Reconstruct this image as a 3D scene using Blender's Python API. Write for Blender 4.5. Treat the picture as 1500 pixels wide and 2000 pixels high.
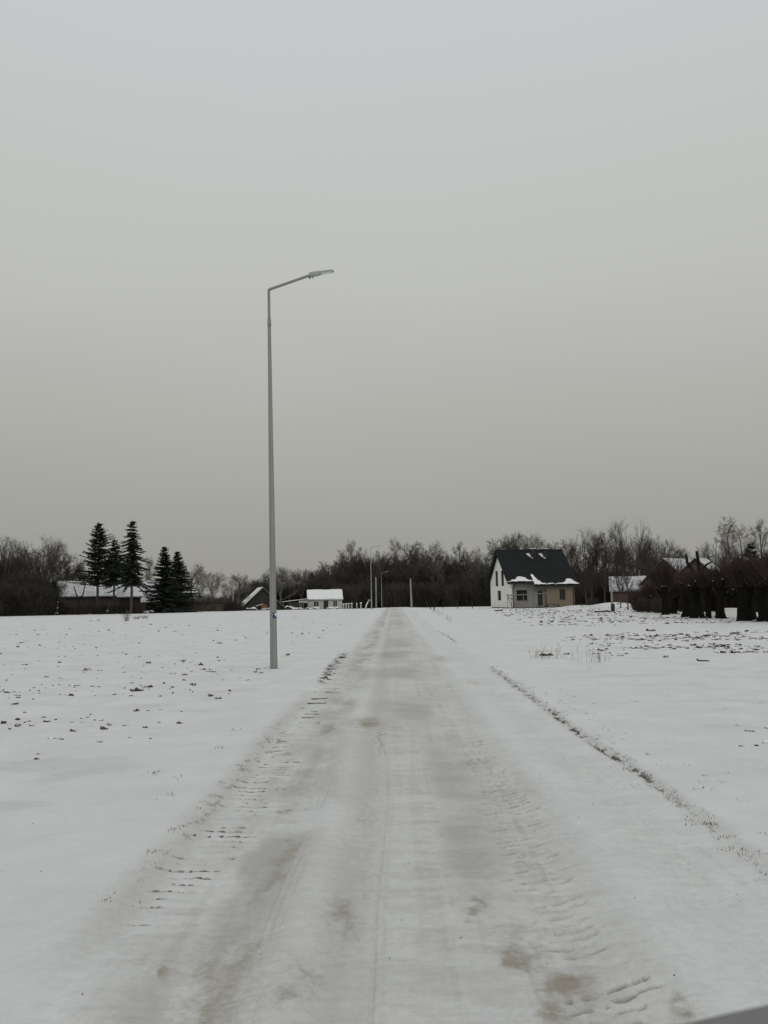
import bpy, math, random
import numpy as np
from mathutils import Vector, Matrix
R = math.radians
scene = bpy.context.scene
for o in list(bpy.data.objects): bpy.data.objects.remove(o)
col = scene.collection

# ------------------------------------------------------------------ camera
F = 1560.0                       # focal length in pixels of the 1500 x 2000 photograph
CAM = Vector((0.0, 0.0, 1.46))
PITCH, YAW, ROLL = R(6.15), R(0.59), R(1.0)
fwd = Vector((-math.sin(YAW)*math.cos(PITCH), math.cos(YAW)*math.cos(PITCH), math.sin(PITCH)))
rt0 = Vector((math.cos(YAW), math.sin(YAW), 0))
up0 = rt0.cross(fwd)
rt = rt0*math.cos(ROLL) - up0*math.sin(ROLL)
up = up0*math.cos(ROLL) + rt0*math.sin(ROLL)
cd = bpy.data.cameras.new("camera"); cam = bpy.data.objects.new("camera", cd); col.objects.link(cam)
cam.matrix_world = Matrix(((rt.x, up.x, -fwd.x, CAM.x), (rt.y, up.y, -fwd.y, CAM.y), (rt.z, up.z, -fwd.z, CAM.z), (0, 0, 0, 1)))
cd.sensor_fit = 'VERTICAL'; cd.sensor_height = 24.0; cd.sensor_width = 18.0
cd.lens = 24.0*F/2000
cd.clip_start = 0.03; cd.clip_end = 6000
cd.dof.use_dof = True; cd.dof.focus_distance = 25; cd.dof.aperture_fstop = cd.lens/2.2
scene.camera = cam
scene.render.resolution_x = 768; scene.render.resolution_y = 1024

# ------------------------------------------------------------------ sky and sun (overcast)
w = bpy.data.worlds.new("World"); scene.world = w; w.use_nodes = True
nt = w.node_tree; nt.nodes.clear()
def N(t, **k):
    n = nt.nodes.new(t)
    for a, b in k.items(): setattr(n, a, b)
    return n
out = N('ShaderNodeOutputWorld'); bg = N('ShaderNodeBackground'); bg2 = N('ShaderNodeBackground'); ad = N('ShaderNodeAddShader')
tc = N('ShaderNodeTexCoord'); sp = N('ShaderNodeSeparateXYZ'); rp = N('ShaderNodeValToRGB')
nz = N('ShaderNodeTexNoise'); nz.inputs['Scale'].default_value = 1.6; nz.inputs['Detail'].default_value = 3
mp = N('ShaderNodeMapping'); mp.inputs['Scale'].default_value = (1, 1, 3.5)
ma = N('ShaderNodeMath', operation='MULTIPLY_ADD'); ma.inputs[1].default_value = 0.075
nt.links.new(tc.outputs['Generated'], sp.inputs[0]); nt.links.new(tc.outputs['Generated'], mp.inputs[0]); nt.links.new(mp.outputs[0], nz.inputs[0])
sb = N('ShaderNodeMath', operation='SUBTRACT'); sb.inputs[1].default_value = 0.5
nt.links.new(nz.outputs[0], sb.inputs[0]); nt.links.new(sb.outputs[0], ma.inputs[0]); nt.links.new(sp.outputs[2], ma.inputs[2])
nt.links.new(ma.outputs[0], rp.inputs[0])
E = rp.color_ramp.elements
E[0].position = 0.0; E[0].color = (.322, .318, .290, 1)
E[1].position = 1.0; E[1].color = (.70, .71, .71, 1)
for p_, c_ in ((.045, (.325, .321, .293, 1)), (.17, (.395, .395, .360, 1)), (.377, (.515, .525, .50, 1)), (.50, (.545, .56, .55, 1)), (.627, (.57, .59, .60, 1)), (.75, (.61, .625, .63, 1))):
    e = E.new(p_); e.color = c_
nt.links.new(rp.outputs[0], bg.inputs[0]); bg.inputs[1].default_value = 0.98
sky = N('ShaderNodeTexSky'); sky.sky_type = 'NISHITA'; sky.sun_disc = False
SUN_EL, SUN_AZ = R(38), R(160)
sky.sun_elevation = SUN_EL; sky.sun_rotation = SUN_AZ
hs = N('ShaderNodeHueSaturation'); hs.inputs['Saturation'].default_value = 0.15
nt.links.new(sky.outputs[0], hs.inputs['Color']); nt.links.new(hs.outputs[0], bg2.inputs[0]); bg2.inputs[1].default_value = 0.0015
nt.links.new(bg.outputs[0], ad.inputs[0]); nt.links.new(bg2.outputs[0], ad.inputs[1]); nt.links.new(ad.outputs[0], out.inputs[0])
sl = bpy.data.lights.new("sun", 'SUN'); sl.energy = 0.5; sl.angle = R(45); sl.color = (1, .97, .92)
so = bpy.data.objects.new("sun", sl); col.objects.link(so)
sd = Vector((math.sin(SUN_AZ)*math.cos(SUN_EL), math.cos(SUN_AZ)*math.cos(SUN_EL), math.sin(SUN_EL)))
so.rotation_euler = sd.to_track_quat('Z', 'Y').to_euler()
scene.view_settings.view_transform = 'Standard'; scene.view_settings.look = 'None'
scene.view_settings.exposure = 0; scene.view_settings.gamma = 1

# ------------------------------------------------------------------ helpers
def ray(px, py): return fwd + rt*((px-750)/F) - up*((py-1000)/F)
def P(px, py, d):
    v = ray(px, py); return CAM + v*(d/v.y)

def hsh(i, j, s):
    n = (i.astype(np.int64)*374761393 + j.astype(np.int64)*668265263 + s*1442695041) & 0x7fffffff
    n = ((n ^ (n >> 13))*1274126177) & 0x7fffffff
    n = ((n ^ (n >> 15))*668265263) & 0x7fffffff
    return ((n ^ (n >> 12)) & 0xffff)/65535.0
def vn(x, y, s=0):
    x = np.asarray(x, float); y = np.asarray(y, float)
    i = np.floor(x); j = np.floor(y); u = x-i; v = y-j
    u = u*u*(3-2*u); v = v*v*(3-2*v)
    a = hsh(i, j, s); b = hsh(i+1, j, s); c = hsh(i, j+1, s); d = hsh(i+1, j+1, s)
    return (a+(b-a)*u)*(1-v) + (c+(d-c)*u)*v
def fbm(x, y, s=0, o=4, g=0.5):
    t = 0; a = 1; n = 0
    for k in range(o):
        t = t + a*vn(x*2**k+k*17.3, y*2**k+k*9.1, s+k); n += a; a *= g
    return t/n
def sst(a, b, x):
    t = np.clip((x-a)/(b-a), 0, 1); return t*t*(3-2*t)
def bump(x, c, w): return np.exp(-((x-c)/w)**2)

def base_h(x, y):
    x = np.asarray(x, float); y = np.asarray(y, float)
    yy = np.clip(y, 0, 350)
    s = np.logaddexp(0, (yy-112)/8)*8
    z = -0.0115*s
    z = z + 0.05*(fbm(x/14, y/14, 5, 3)-.5)*sst(2.5, 6, np.abs(x-.35))
    z = z + 0.17*sst(60, 112, y)*np.exp(-((x-.4)/3.2)**2)*(1-sst(140, 180, y))      # road stands a little proud far off
    z = z + 0.035*np.exp(-((x-.4)/2.0)**4)
    for mx, my, r, h in ((22.5, 84, 2.6, .55), (25.5, 80, 3.5, .45), (28.5, 71, 3.5, .30), (20, 88, 2.0, .3)):
        z = z + h*np.exp(-((x-mx)**2+((y-my)*1.0)**2)/r**2)
    return z
def gz(x, y): return float(base_h(x, y))
def at(px, d, sink=0.0):
    x = P(px, 1190, d).x
    return Vector((x, d, gz(x, d)-sink))
def hgt(px, py, d): return P(px, py, d).z - gz(P(px, 1190, d).x, d)

def mesh_np(name, V, Fq, mat=None, parent=None, smooth=False, attrs=None):
    """V (n,3), Fq list of int arrays (m,k)"""
    me = bpy.data.meshes.new(name)
    V = np.asarray(V, np.float32)
    if not isinstance(Fq, list): Fq = [Fq]
    Fq = [np.asarray(f, np.int32) for f in Fq if len(f)]
    me.vertices.add(len(V)); me.vertices.foreach_set('co', V.ravel())
    nl = sum(f.size for f in Fq); npoly = sum(len(f) for f in Fq)
    me.loops.add(nl); me.loops.foreach_set('vertex_index', np.concatenate([f.ravel() for f in Fq]))
    me.polygons.add(npoly)
    tot = np.concatenate([np.full(len(f), f.shape[1], np.int32) for f in Fq])
    st = np.concatenate([[0], np.cumsum(tot)[:-1]]).astype(np.int32)
    me.polygons.foreach_set('loop_start', st)
    if smooth: me.polygons.foreach_set('use_smooth', np.ones(npoly, bool))
    me.update(calc_edges=True)
    if attrs:
        for k, v in attrs.items():
            a = me.attributes.new(k, 'FLOAT', 'POINT'); a.data.foreach_set('value', np.asarray(v, np.float32))
    if mat: me.materials.append(mat)
    o = bpy.data.objects.new(name, me); col.objects.link(o)
    if parent: o.parent = parent
    return o

class MB:
    def __init__(s): s.v = []; s.f = []
    def add(s, vs, fs):
        b = len(s.v); s.v += [tuple(v) for v in vs]; s.f += [tuple(b+i for i in f) for f in fs]; return s
    def box(s, x0, x1, y0, y1, z0, z1):
        return s.add([(x0,y0,z0),(x1,y0,z0),(x1,y1,z0),(x0,y1,z0),(x0,y0,z1),(x1,y0,z1),(x1,y1,z1),(x0,y1,z1)],
                     [(0,3,2,1),(4,5,6,7),(0,1,5,4),(1,2,6,5),(2,3,7,6),(3,0,4,7)])
    def hexa(s, a, b):   # a,b: two quads joined
        return s.add(list(a)+list(b), [(3,2,1,0),(4,5,6,7),(0,1,5,4),(1,2,6,5),(2,3,7,6),(3,0,4,7)])
    def bar(s, p, q, w_, h_=None):
        p = Vector(p); q = Vector(q); h_ = h_ or w_; d = (q-p).normalized()
        a = Vector((0,0,1)) if abs(d.z) < .9 else Vector((0,1,0))
        u = d.cross(a).normalized()*w_/2; v = d.cross(u).normalized()*h_/2
        return s.hexa([p-u-v, p+u-v, p+u+v, p-u+v], [q-u-v, q+u-v, q+u+v, q-u+v])
    def tube(s, pts, rad, n=8, cap=True):
        pts = [Vector(p) for p in pts]; b = len(s.v); u = None
        for i, p in enumerate(pts):
            d = (pts[min(i+1, len(pts)-1)]-pts[max(i-1, 0)]).normalized()
            if u is None:
                a = Vector((1,0,0)) if abs(d.x) < .8 else Vector((0,1,0)); u = (a-d*a.dot(d)).normalized()
            else: u = (u-d*u.dot(d)).normalized()
            v = d.cross(u)
            for k in range(n):
                t = 2*math.pi*k/n; s.v.append(tuple(p+(u*math.cos(t)+v*math.sin(t))*rad[i]))
        for i in range(len(pts)-1):
            for k in range(n):
                k2 = (k+1) % n; s.f.append((b+i*n+k, b+i*n+k2, b+(i+1)*n+k2, b+(i+1)*n+k))
        if cap:
            s.f.append(tuple(b+k for k in reversed(range(n)))); e = b+(len(pts)-1)*n; s.f.append(tuple(e+k for k in range(n)))
        return s
    def build(s, name, mat, parent=None, smooth=False, bevel=0):
        me = bpy.data.meshes.new(name); me.from_pydata(s.v, [], s.f); me.materials.append(mat)
        if smooth:
            for p in me.polygons: p.use_smooth = True
        me.update(); o = bpy.data.objects.new(name, me); col.objects.link(o)
        if parent: o.parent = parent
        if bevel:
            m = o.modifiers.new('bevel', 'BEVEL'); m.width = bevel; m.segments = 2; m.limit_method = 'ANGLE'
        return o

def tag(o, label=None, cat=None, group=None, kind=None):
    if label: o['label'] = label
    if cat: o['category'] = cat
    if group: o['group'] = group
    if kind: o['kind'] = kind
    return o
def thing(name, loc, rz, label, cat, group=None):
    o = bpy.data.objects.new(name, None); col.objects.link(o); o.location = loc; o.rotation_euler = (0, 0, rz)
    o.empty_display_size = .3
    return tag(o, label, cat, group)
def copy_tree(o, parent=None):
    c = o.copy(); col.objects.link(c); c.parent = parent
    for k in ('label', 'group'):
        if parent is None and k in c: del c[k]
    for ch in list(o.children): copy_tree(ch, c)
    return c

# ------------------------------------------------------------------ materials
def mat(name, c, rough=.8, var=.25, scale=8, metal=0, bmp=0, bscale=40, c2=None, spec=.3):
    m = bpy.data.materials.new(name); m.use_nodes = True; t = m.node_tree; b = t.nodes['Principled BSDF']
    b.inputs['Roughness'].default_value = rough; b.inputs['Metallic'].default_value = metal; b.inputs['Specular IOR Level'].default_value = spec
    tc = t.nodes.new('ShaderNodeTexCoord'); n = t.nodes.new('ShaderNodeTexNoise'); n.inputs['Scale'].default_value = scale; n.inputs['Detail'].default_value = 5
    r = t.nodes.new('ShaderNodeValToRGB'); c2 = c2 or tuple(max(0, k*(1-var)) for k in c); c1 = tuple(min(1, k*(1+var*.6)) for k in c) if c2 == tuple(max(0, k*(1-var)) for k in c) else c
    r.color_ramp.elements[0].position = .32; r.color_ramp.elements[1].position = .68
    r.color_ramp.elements[0].color = (*c2, 1); r.color_ramp.elements[1].color = (*c1, 1)
    t.links.new(tc.outputs['Object'], n.inputs[0]); t.links.new(n.outputs[0], r.inputs[0]); t.links.new(r.outputs[0], b.inputs['Base Color'])
    if bmp:
        n2 = t.nodes.new('ShaderNodeTexNoise'); n2.inputs['Scale'].default_value = bscale; n2.inputs['Detail'].default_value = 4
        bp = t.nodes.new('ShaderNodeBump'); bp.inputs['Strength'].default_value = bmp; bp.inputs['Distance'].default_value = .02
        t.links.new(tc.outputs['Object'], n2.inputs[0]); t.links.new(n2.outputs[0], bp.inputs['Height']); t.links.new(bp.outputs[0], b.inputs['Normal'])
    return m
SNOWC = (.79, .80, .80)
M = {}
M['snow'] = mat('snow', SNOWC, .75, .05, 3, bmp=.4, bscale=6, spec=.2)
M['snow_thin'] = mat('thin_snow_on_roof', (.60, .61, .62), .8, .2, 1.6, c2=(.36, .36, .355), bmp=.4, bscale=6, spec=.2)
M['bark'] = mat('bark', (.075, .066, .058), .95, .35, 5)
M['bark_grey'] = mat('grey_bark', (.12, .11, .10), .95, .3, 5)
M['twig'] = mat('twigs', (.085, .072, .062), .95, .3, .6)
M['twig_pale'] = mat('pale_twigs', (.17, .145, .125), .95, .25, .6)
M['twig_brown'] = mat('brown_twigs', (.085, .067, .056), .95, .3, .6)
M['twig_dark'] = mat('dark_twigs', (.055, .050, .042), .95, .3, .6)
M['shoots'] = mat('reddish_willow_shoots', (.075, .055, .048), .9, .3, .5, spec=.1)
M['willow_bark'] = mat('dark_willow_bark', (.020, .019, .016), .95, .4, 4, bmp=1, bscale=14, spec=.05)
M['needles'] = mat('spruce_needles', (.020, .028, .020), .9, .35, .9)
M['needles2'] = mat('spruce_needles_dense', (.024, .033, .024), .9, .35, .9)
M['snow_low'] = mat('trodden_snow', (.66, .67, .665), .8, .06, 5, bmp=.5, bscale=12, spec=.1)
M['galv'] = mat('galvanised_steel', (.275, .285, .27), .6, .14, 9, metal=.2, bmp=.15, bscale=60, spec=.4)
def streak(m):
    t = m.node_tree; tcn = [n for n in t.nodes if n.type == 'TEX_COORD'][0]; n = [n for n in t.nodes if n.type == 'TEX_NOISE'][0]
    mp_ = t.nodes.new('ShaderNodeMapping'); mp_.inputs['Scale'].default_value = (3, 3, .12); t.links.new(tcn.outputs['Object'], mp_.inputs[0]); t.links.new(mp_.outputs[0], n.inputs[0])
streak(M['galv'])
M['lamp_grey'] = mat('lamp_housing_grey', (.40, .41, .41), .5, .08, 6)
M['lamp_lens'] = mat('lamp_lens', (.72, .73, .73), .25, .08, 14)
M['concrete'] = mat('concrete', (.30, .295, .28), .9, .2, 5)
M['white_render'] = mat('white_render', (.80, .80, .755), .9, .06, 1.2)
M['grey_render'] = mat('grey_base_coat', (.255, .25, .24), .9, .16, .7)
M['beige'] = mat('insulation_beige_coat', (.235, .195, .14), .9, .12, .8)
M['dark'] = mat('dark_frame', (.03, .03, .032), .6, .2, 6)
M['chim'] = mat('black_chimney_cladding', (.022, .023, .025), .6, .2, 6)
M['wood'] = mat('weathered_timber', (.22, .19, .16), .9, .3, 5)
M['wood_dark'] = mat('dark_boards', (.040, .036, .033), .9, .35, 3)
M['plaster'] = mat('old_pale_plaster', (.44, .44, .42), .95, .2, 2)
M['brownwall'] = mat('brown_farmhouse_wall', (.060, .045, .038), .95, .35, 1.5)
M['orange'] = mat('rusty_orange_sheet', (.22, .10, .045), .8, .3, 4)
M['soil'] = mat('dark_soil', (.05, .045, .04), .95, .3, 20)
M['dash'] = mat('grey_dashboard_plastic', (.205, .21, .205), .75, .08, 30, bmp=.3, bscale=200)
M['blue'] = mat('blue_sticker', (.02, .03, .16), .5, .2, 8)
M['white'] = mat('white_paint', (.75, .75, .74), .6, .06, 8)
def glass():
    m = mat('dark_window_glass', (.018, .02, .022), .12, .1, 4, spec=.5); return m
M['glass'] = glass()
def brick(name, c, mort):
    m = mat(name, c, .95, .25, 2); t = m.node_tree; b = t.nodes['Principled BSDF']
    tcn = [n for n in t.nodes if n.type == 'TEX_COORD'][0]; rr = [n for n in t.nodes if n.type == 'VALTORGB'][0]
    br = t.nodes.new('ShaderNodeTexBrick'); br.inputs['Scale'].default_value = 1; br.inputs['Brick Width'].default_value = .26; br.inputs['Row Height'].default_value = .085; br.inputs['Mortar Size'].default_value = .008
    br.inputs['Mortar'].default_value = (*mort, 1); sx = t.nodes.new('ShaderNodeSeparateXYZ'); cx = t.nodes.new('ShaderNodeCombineXYZ'); ad = t.nodes.new('ShaderNodeMath')
    t.links.new(tcn.outputs['Object'], sx.inputs[0]); t.links.new(sx.outputs[0], ad.inputs[0]); t.links.new(sx.outputs[1], ad.inputs[1])
    t.links.new(ad.outputs[0], cx.inputs[0]); t.links.new(sx.outputs[2], cx.inputs[1]); t.links.new(cx.outputs[0], br.inputs[0])
    t.links.new(rr.outputs[0], br.inputs['Color1']); t.links.new(rr.outputs[0], br.inputs['Color2']); t.links.new(br.outputs[0], b.inputs['Base Color'])
    return m
M['brick'] = brick('dark_red_brick', (.085, .046, .037), (.12, .10, .09))
def snowcap(name, c, th=.55, soft=.12):
    m = mat(name, c, 1, .35, 14, bmp=.6, bscale=30, spec=0); t = m.node_tree; b = t.nodes['Principled BSDF']
    rr = [n for n in t.nodes if n.type == 'VALTORGB'][0]
    g = t.nodes.new('ShaderNodeNewGeometry'); sx = t.nodes.new('ShaderNodeSeparateXYZ'); n = t.nodes.new('ShaderNodeTexNoise'); n.inputs['Scale'].default_value = 7
    t.links.new(g.outputs['Position'], n.inputs[0]); t.links.new(g.outputs['Normal'], sx.inputs[0])
    a = t.nodes.new('ShaderNodeMath'); a.operation = 'MULTIPLY_ADD'; a.inputs[1].default_value = .5
    mr = t.nodes.new('ShaderNodeMapRange'); mr.inputs[1].default_value = th+.25-soft; mr.inputs[2].default_value = th+.25+soft
    mx = t.nodes.new('ShaderNodeMix'); mx.data_type = 'RGBA'
    t.links.new(n.outputs[0], a.inputs[0]); t.links.new(sx.outputs[2], a.inputs[2]); t.links.new(a.outputs[0], mr.inputs[0])
    t.links.new(mr.outputs[0], mx.inputs[0]); t.links.new(rr.outputs[0], mx.inputs[6]); mx.inputs[7].default_value = (*SNOWC, 1)
    t.links.new(mx.outputs[2], b.inputs['Base Color']); return m
M['clod'] = snowcap('snow_capped_soil', (.075, .067, .06), .66, .12)
M['heap'] = snowcap('snow_covered_rubbish', (.06, .055, .05), .45, .12)
M['willow_head'] = snowcap('snow_dusted_bark', (.016, .015, .013), .85, .08)
def tiles():
    m = mat('black_roof_tiles', (.012, .0135, .015), .75, .2, 3, spec=.2); return m
M['tiles'] = tiles()

def ground_mat():
    m = bpy.data.materials.new('snow_ground'); m.use_nodes = True; t = m.node_tree; b = t.nodes['Principled BSDF']
    b.inputs['Roughness'].default_value = .7; b.inputs['Specular IOR Level'].default_value = .2
    g = t.nodes.new('ShaderNodeNewGeometry')
    def noise(s, d=5):
        n = t.nodes.new('ShaderNodeTexNoise'); n.inputs['Scale'].default_value = s; n.inputs['Detail'].default_value = d; n.inputs['Roughness'].default_value = .68
        t.links.new(g.outputs['Position'], n.inputs[0]); return n.outputs[0]
    def att(nm):
        a = t.nodes.new('ShaderNodeAttribute'); a.attribute_name = nm; return a.outputs['Fac']
    def mixc(fac, a, c):
        x = t.nodes.new('ShaderNodeMix'); x.data_type = 'RGBA'
        t.links.new(fac, x.inputs[0])
        if isinstance(a, tuple): x.inputs[6].default_value = (*a, 1)
        else: t.links.new(a, x.inputs[6])
        x.inputs[7].default_value = (*c, 1); return x.outputs[2]
    def breakup(src, sc, amt):           # src pushed by noise, then clamped
        mm = t.nodes.new('ShaderNodeMath'); mm.operation = 'MULTIPLY_ADD'; mm.inputs[1].default_value = amt
        s2 = t.nodes.new('ShaderNodeMath'); s2.operation = 'SUBTRACT'; s2.inputs[1].default_value = .5
        t.links.new(noise(sc, 9), s2.inputs[0]); t.links.new(s2.outputs[0], mm.inputs[0]); t.links.new(src, mm.inputs[2])
        ml = t.nodes.new('ShaderNodeMath'); ml.operation = 'MULTIPLY'; ml.use_clamp = True
        st = t.nodes.new('ShaderNodeMapRange'); st.inputs[1].default_value = 0; st.inputs[2].default_value = .12
        t.links.new(src, st.inputs[0]); t.links.new(mm.outputs[0], ml.inputs[0]); t.links.new(st.outputs[0], ml.inputs[1]); return ml.outputs[0]
    def crisp(src, lo, hi):
        st = t.nodes.new('ShaderNodeMapRange'); st.interpolation_type = 'SMOOTHSTEP'; st.inputs[1].default_value = lo; st.inputs[2].default_value = hi
        t.links.new(src, st.inputs[0]); return st.outputs[0]
    r = t.nodes.new('ShaderNodeValToRGB'); r.color_ramp.elements[0].color = (.64, .652, .648, 1); r.color_ramp.elements[1].color = (.71, .72, .715, 1)
    r.color_ramp.elements[0].position = .35; r.color_ramp.elements[1].position = .65
    t.links.new(noise(1.3), r.inputs[0])
    c = mixc(breakup(att('ice'), 18, .9), r.outputs[0], (.44, .433, .418))
    c = mixc(crisp(breakup(att('dirt'), 34, 1.3), .03, 1.15), c, (.32, .285, .235))
    c = mixc(crisp(breakup(att('soil'), 60, 1.6), .15, .85), c, (.06, .052, .043))
    t.links.new(c, b.inputs['Base Color'])
    bp = t.nodes.new('ShaderNodeBump'); bp.inputs['Strength'].default_value = .8; bp.inputs['Distance'].default_value = .02
    sm = t.nodes.new('ShaderNodeMath'); sm.operation = 'MULTIPLY_ADD'; sm.inputs[1].default_value = .35
    t.links.new(noise(70, 4), sm.inputs[0]); t.links.new(noise(9, 5), sm.inputs[2]); t.links.new(sm.outputs[0], bp.inputs['Height']); t.links.new(bp.outputs[0], b.inputs['Normal'])
    return m
M['ground'] = ground_mat()

# ------------------------------------------------------------------ ground sheet
def road_detail(x, y):
    """height, ice, dirt, soil of the lane in metres; the lane runs along +Y from x=-1.25 to 1.95"""
    wob = (fbm(y/3.0, x*0, 31, 3)-.5)*.22
    X = x + wob*.6
    on = sst(-1.5, -1.2, X)*(1-sst(1.75, 2.05, X))
    h = -0.03*on
    n1 = fbm(x/.35, y/.8, 41, 4); n2 = fbm(x/.12, y/.16, 51, 3); n3 = fbm(x/1.1, y/2.6, 61, 3); n4 = fbm(x/.07, y/1.6, 71, 3)
    st0 = fbm(x/.5, y/.12, 191, 4)
    # wheel tracks
    for c_, w_, a_ in ((-.78, .26, .018), (.75, .20, .022), (.30, .30, .012), (-.22, .13, .012), (1.45, .2, .012)):
        h = h - a_*bump(X, c_, w_)
    h = h + .016*bump(X, -.48, .10) + .014*bump(X, 1.12, .25) + .012*bump(X, -1.45, .15) + .012*bump(X, 2.08, .2)
    nf = fbm(x/.045, y/.055, 211, 3)
    h = h + .007*(nf-.5)*on*(1-sst(8, 12, y)) + .012*(n2-.5)*on + .014*(n1-.5)*on + .006*(n4-.5)*on
    h = h - .010*bump(X+.04-.0*y, -.07, .010)*sst(2.2, 3, y)*(1-sst(9, 12, y))
    ice = on*np.clip(.10 + .75*bump(X, .22, .42)*sst(.38, .62, n3)*(.45+1.1*st0) + .7*bump(X, -.78, .28)*sst(.35, .65, n1) + .35*bump(X, -.25, .14) + .25*bump(X, 1.45, .2)*sst(.4, .6, n1), 0, 1)
    ice = np.maximum(ice, on*.42*bump(X, .30, .24)*sst(18, 40, y))
    ice = np.maximum(ice, .55*sst(.55, .72, fbm(x/1.5, y/1.2, 91, 3))*on*sst(6, 12, y)*bump(X, .1, .9))
    ice = np.maximum(ice, .30*on*bump(X, -.07, .02)*(1-sst(9, 12, y)))
    dirt = on*(.75*bump(X, -.72, .17)*sst(.50, .70, fbm(x/.5, y/1.1, 81, 4)))
    for cx, cy, rx, ry, a in ((-.25, 3.95, .07, .38, .75), (-.38, 3.25, .10, .17, .6), (.50, 3.55, .11, .20, 1.05), (.60, 3.12, .13, .22, .95), (.36, 3.95, .07, .10, .7),
                              (-.68, 4.6, .08, .55, .7), (-.75, 3.35, .13, .5, .6), (-.98, 3.30, .06, .07, .7), (.98, 2.95, .05, .07, 1.1), (-.23, 5.6, .05, .25, .5), (-.85, 5.75, .06, .10, .8), (-1.0, 7.3, .07, .12, .8),
                              (-.3, 9.6, .22, .5, .8), (.55, 7.3, .35, .25, .5), (-.14, 8.6, .02, .8, .9), (1.15, 19, .25, 1.2, .6), (1.3, 14.0, .15, .6, .6), (-.45, 16, .3, .9, .6), (-.2, 21, .3, 1.4, .6)):
        wx = (fbm(x/.09, y/.13, 5, 3)-.5)*.12
        dirt = np.maximum(dirt, a*np.exp(-((X+wx*1.6-cx)/rx)**2-((y+wx*4-cy)/ry)**2)*(.2+1.4*n2))
    st = fbm(x/.55, y/.10, 141, 4); st2 = fbm(x/.16, y/.05, 151, 3); lg = fbm(x/.06, y/2.2, 161, 4)     # cross streaks and lengthwise scuffs
    ice = np.maximum(ice, on*(.30*sst(.42, .62, st) + .22*sst(.45, .65, lg) + .16*sst(.5, .7, st2))*(.55+.9*n3)*(1-.75*bump(X, -.45, .12))*(1-.8*bump(X, 1.15, .22)))
    wr = (1-.85*sst(.95, 1.2, X))*sst(-1.35, -1.0, X)
    ice = np.clip(ice*(.35+.65*wr) + on*wr*(.10+.16*n1)*(1-.6*bump(X, -.45, .12)), 0, 1)
    for q_ in (-.615, -.575, -.53):
        gl = bump(X, q_, .009)*sst(2.6, 3.2, y)*(1-sst(6, 8, y))*sst(.4, .55, fbm(x/.05+q_*30, y/.5, 201, 3)); h = h - .006*gl; ice = np.maximum(ice, .55*gl)
    h = h + on*.010*(st-.5)*(1-sst(14, 20, y)) + on*.005*(st2-.5)
    dirt = np.maximum(dirt, on*.42*sst(.5, .7, n3)*sst(.4, .65, st)*bump(X, -.6, .5))
    soil = 0*x
    # lug prints of a tractor tyre on the left edge: broken transverse grooves
    def lugs(c_, half, pitch, skew, seed, y0, y1, amp, dark, wdt=.20):
        ph = (y + skew*(X-c_) + (vn(x*0, y/.5, seed)-.5)*.05 + (vn(x/.06, y/.3, seed+2)-.5)*.022)/pitch
        k = np.floor(ph); fr = ph-k
        on_ = (hsh(k, k*0, seed) > .12)
        cc = c_ + (hsh(k, k*0+3, seed)-.5)*.10; hw = half*(.55+.6*hsh(k, k*0+7, seed))
        lat = 1-sst(hw*.75, hw, np.abs(X-cc)); g = np.exp(-((fr-.5)/wdt)**2)*lat*on_
        g = g*sst(y0, y0+.8, y)*(1-sst(y1-2, y1, y)); str_ = .4+.6*hsh(k, k*0+11, seed)
        return g*amp, sst(.30, .70, g)*dark*str_*sst(.33, .55, n2*.5+n1*.5+.05)
    a, d = lugs(-1.13, .21, .105, -.02, 101, 3.4, 15, .016, 1.3, .13); h = h - a; soil = np.maximum(soil, d*sst(.25, .48, fbm(x/.10, y/.03, 171, 3))); ice = np.maximum(ice, a/.022*.6)
    a, d = lugs(.74, .20, .080, -.42, 103, 2.0, 10, .017, .0, .19); a = a*(.15+1.2*sst(.4, .6, fbm(x/.05, y/.04, 181, 3))); h = h - a; ice = np.maximum(ice, np.clip(a/.017, 0, 1)*1.0); ice = np.maximum(ice, .42*bump(X, .74, .17)*sst(.35, .6, n1)*(1-sst(8, 11, y))); dirt = np.maximum(dirt, np.clip(a/.017, 0, 1)*.8*sst(.42, .6, n1))
    a, d = lugs(-.25, .10, .12, .15, 107, 2.8, 12, .012, 0); h = h - a; ice = np.maximum(ice, a/.012*.45)
    a, d = lugs(-.82, .14, .09, .1, 109, 2.8, 12, .008, 0); h = h - a; ice = np.maximum(ice, a/.008*.3)
    a, d = lugs(1.45, .12, .12, .2, 113, 3.5, 14, .010, 0); h = h - a; ice = np.maximum(ice, a/.010*.28)
    # shoulders: exposed soil and grass roots
    le = bump(X, -1.36, .10)*sst(.52, .66, fbm(x/.05, y/.12, 121, 3))
    soil = np.maximum(soil, le*(.75*sst(13.5, 15, y)*(1-sst(21, 24, y)) + .42*sst(3.5, 5, y)*(1-sst(7.5, 10, y))))
    soil = np.maximum(soil, bump(X, -1.30, .13)*sst(13.5, 15, y)*(1-sst(20, 23, y))*sst(.42, .6, n2)*1.0)
    ice = np.maximum(ice, .55*bump(X, -1.32, .13)*sst(3, 4, y)*(1-sst(11, 14, y)))
    re = bump(X, 1.93, .05)*sst(.48, .62, fbm(x/.05, y/.10, 131, 3))
    soil = np.maximum(soil, re*(.8*sst(4.5, 7, y)*(1-sst(15, 17, y)) + .9*sst(25, 27, y)*(1-sst(33, 36, y)) + .8*sst(60, 66, y)*(1-sst(80, 90, y))))
    ice = np.maximum(ice, .35*bump(X, 1.93, .08)*sst(3, 4, y)*(1-sst(15, 17, y))); h = h - .015*bump(X, 1.93, .05)*(1-sst(15, 17, y))*sst(4, 6, y)
    # specks of grit
    sp_ = (hsh(np.floor(x/.007), np.floor(y/.012), 7) > .99975)*(1-sst(8, 12, y))
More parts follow.
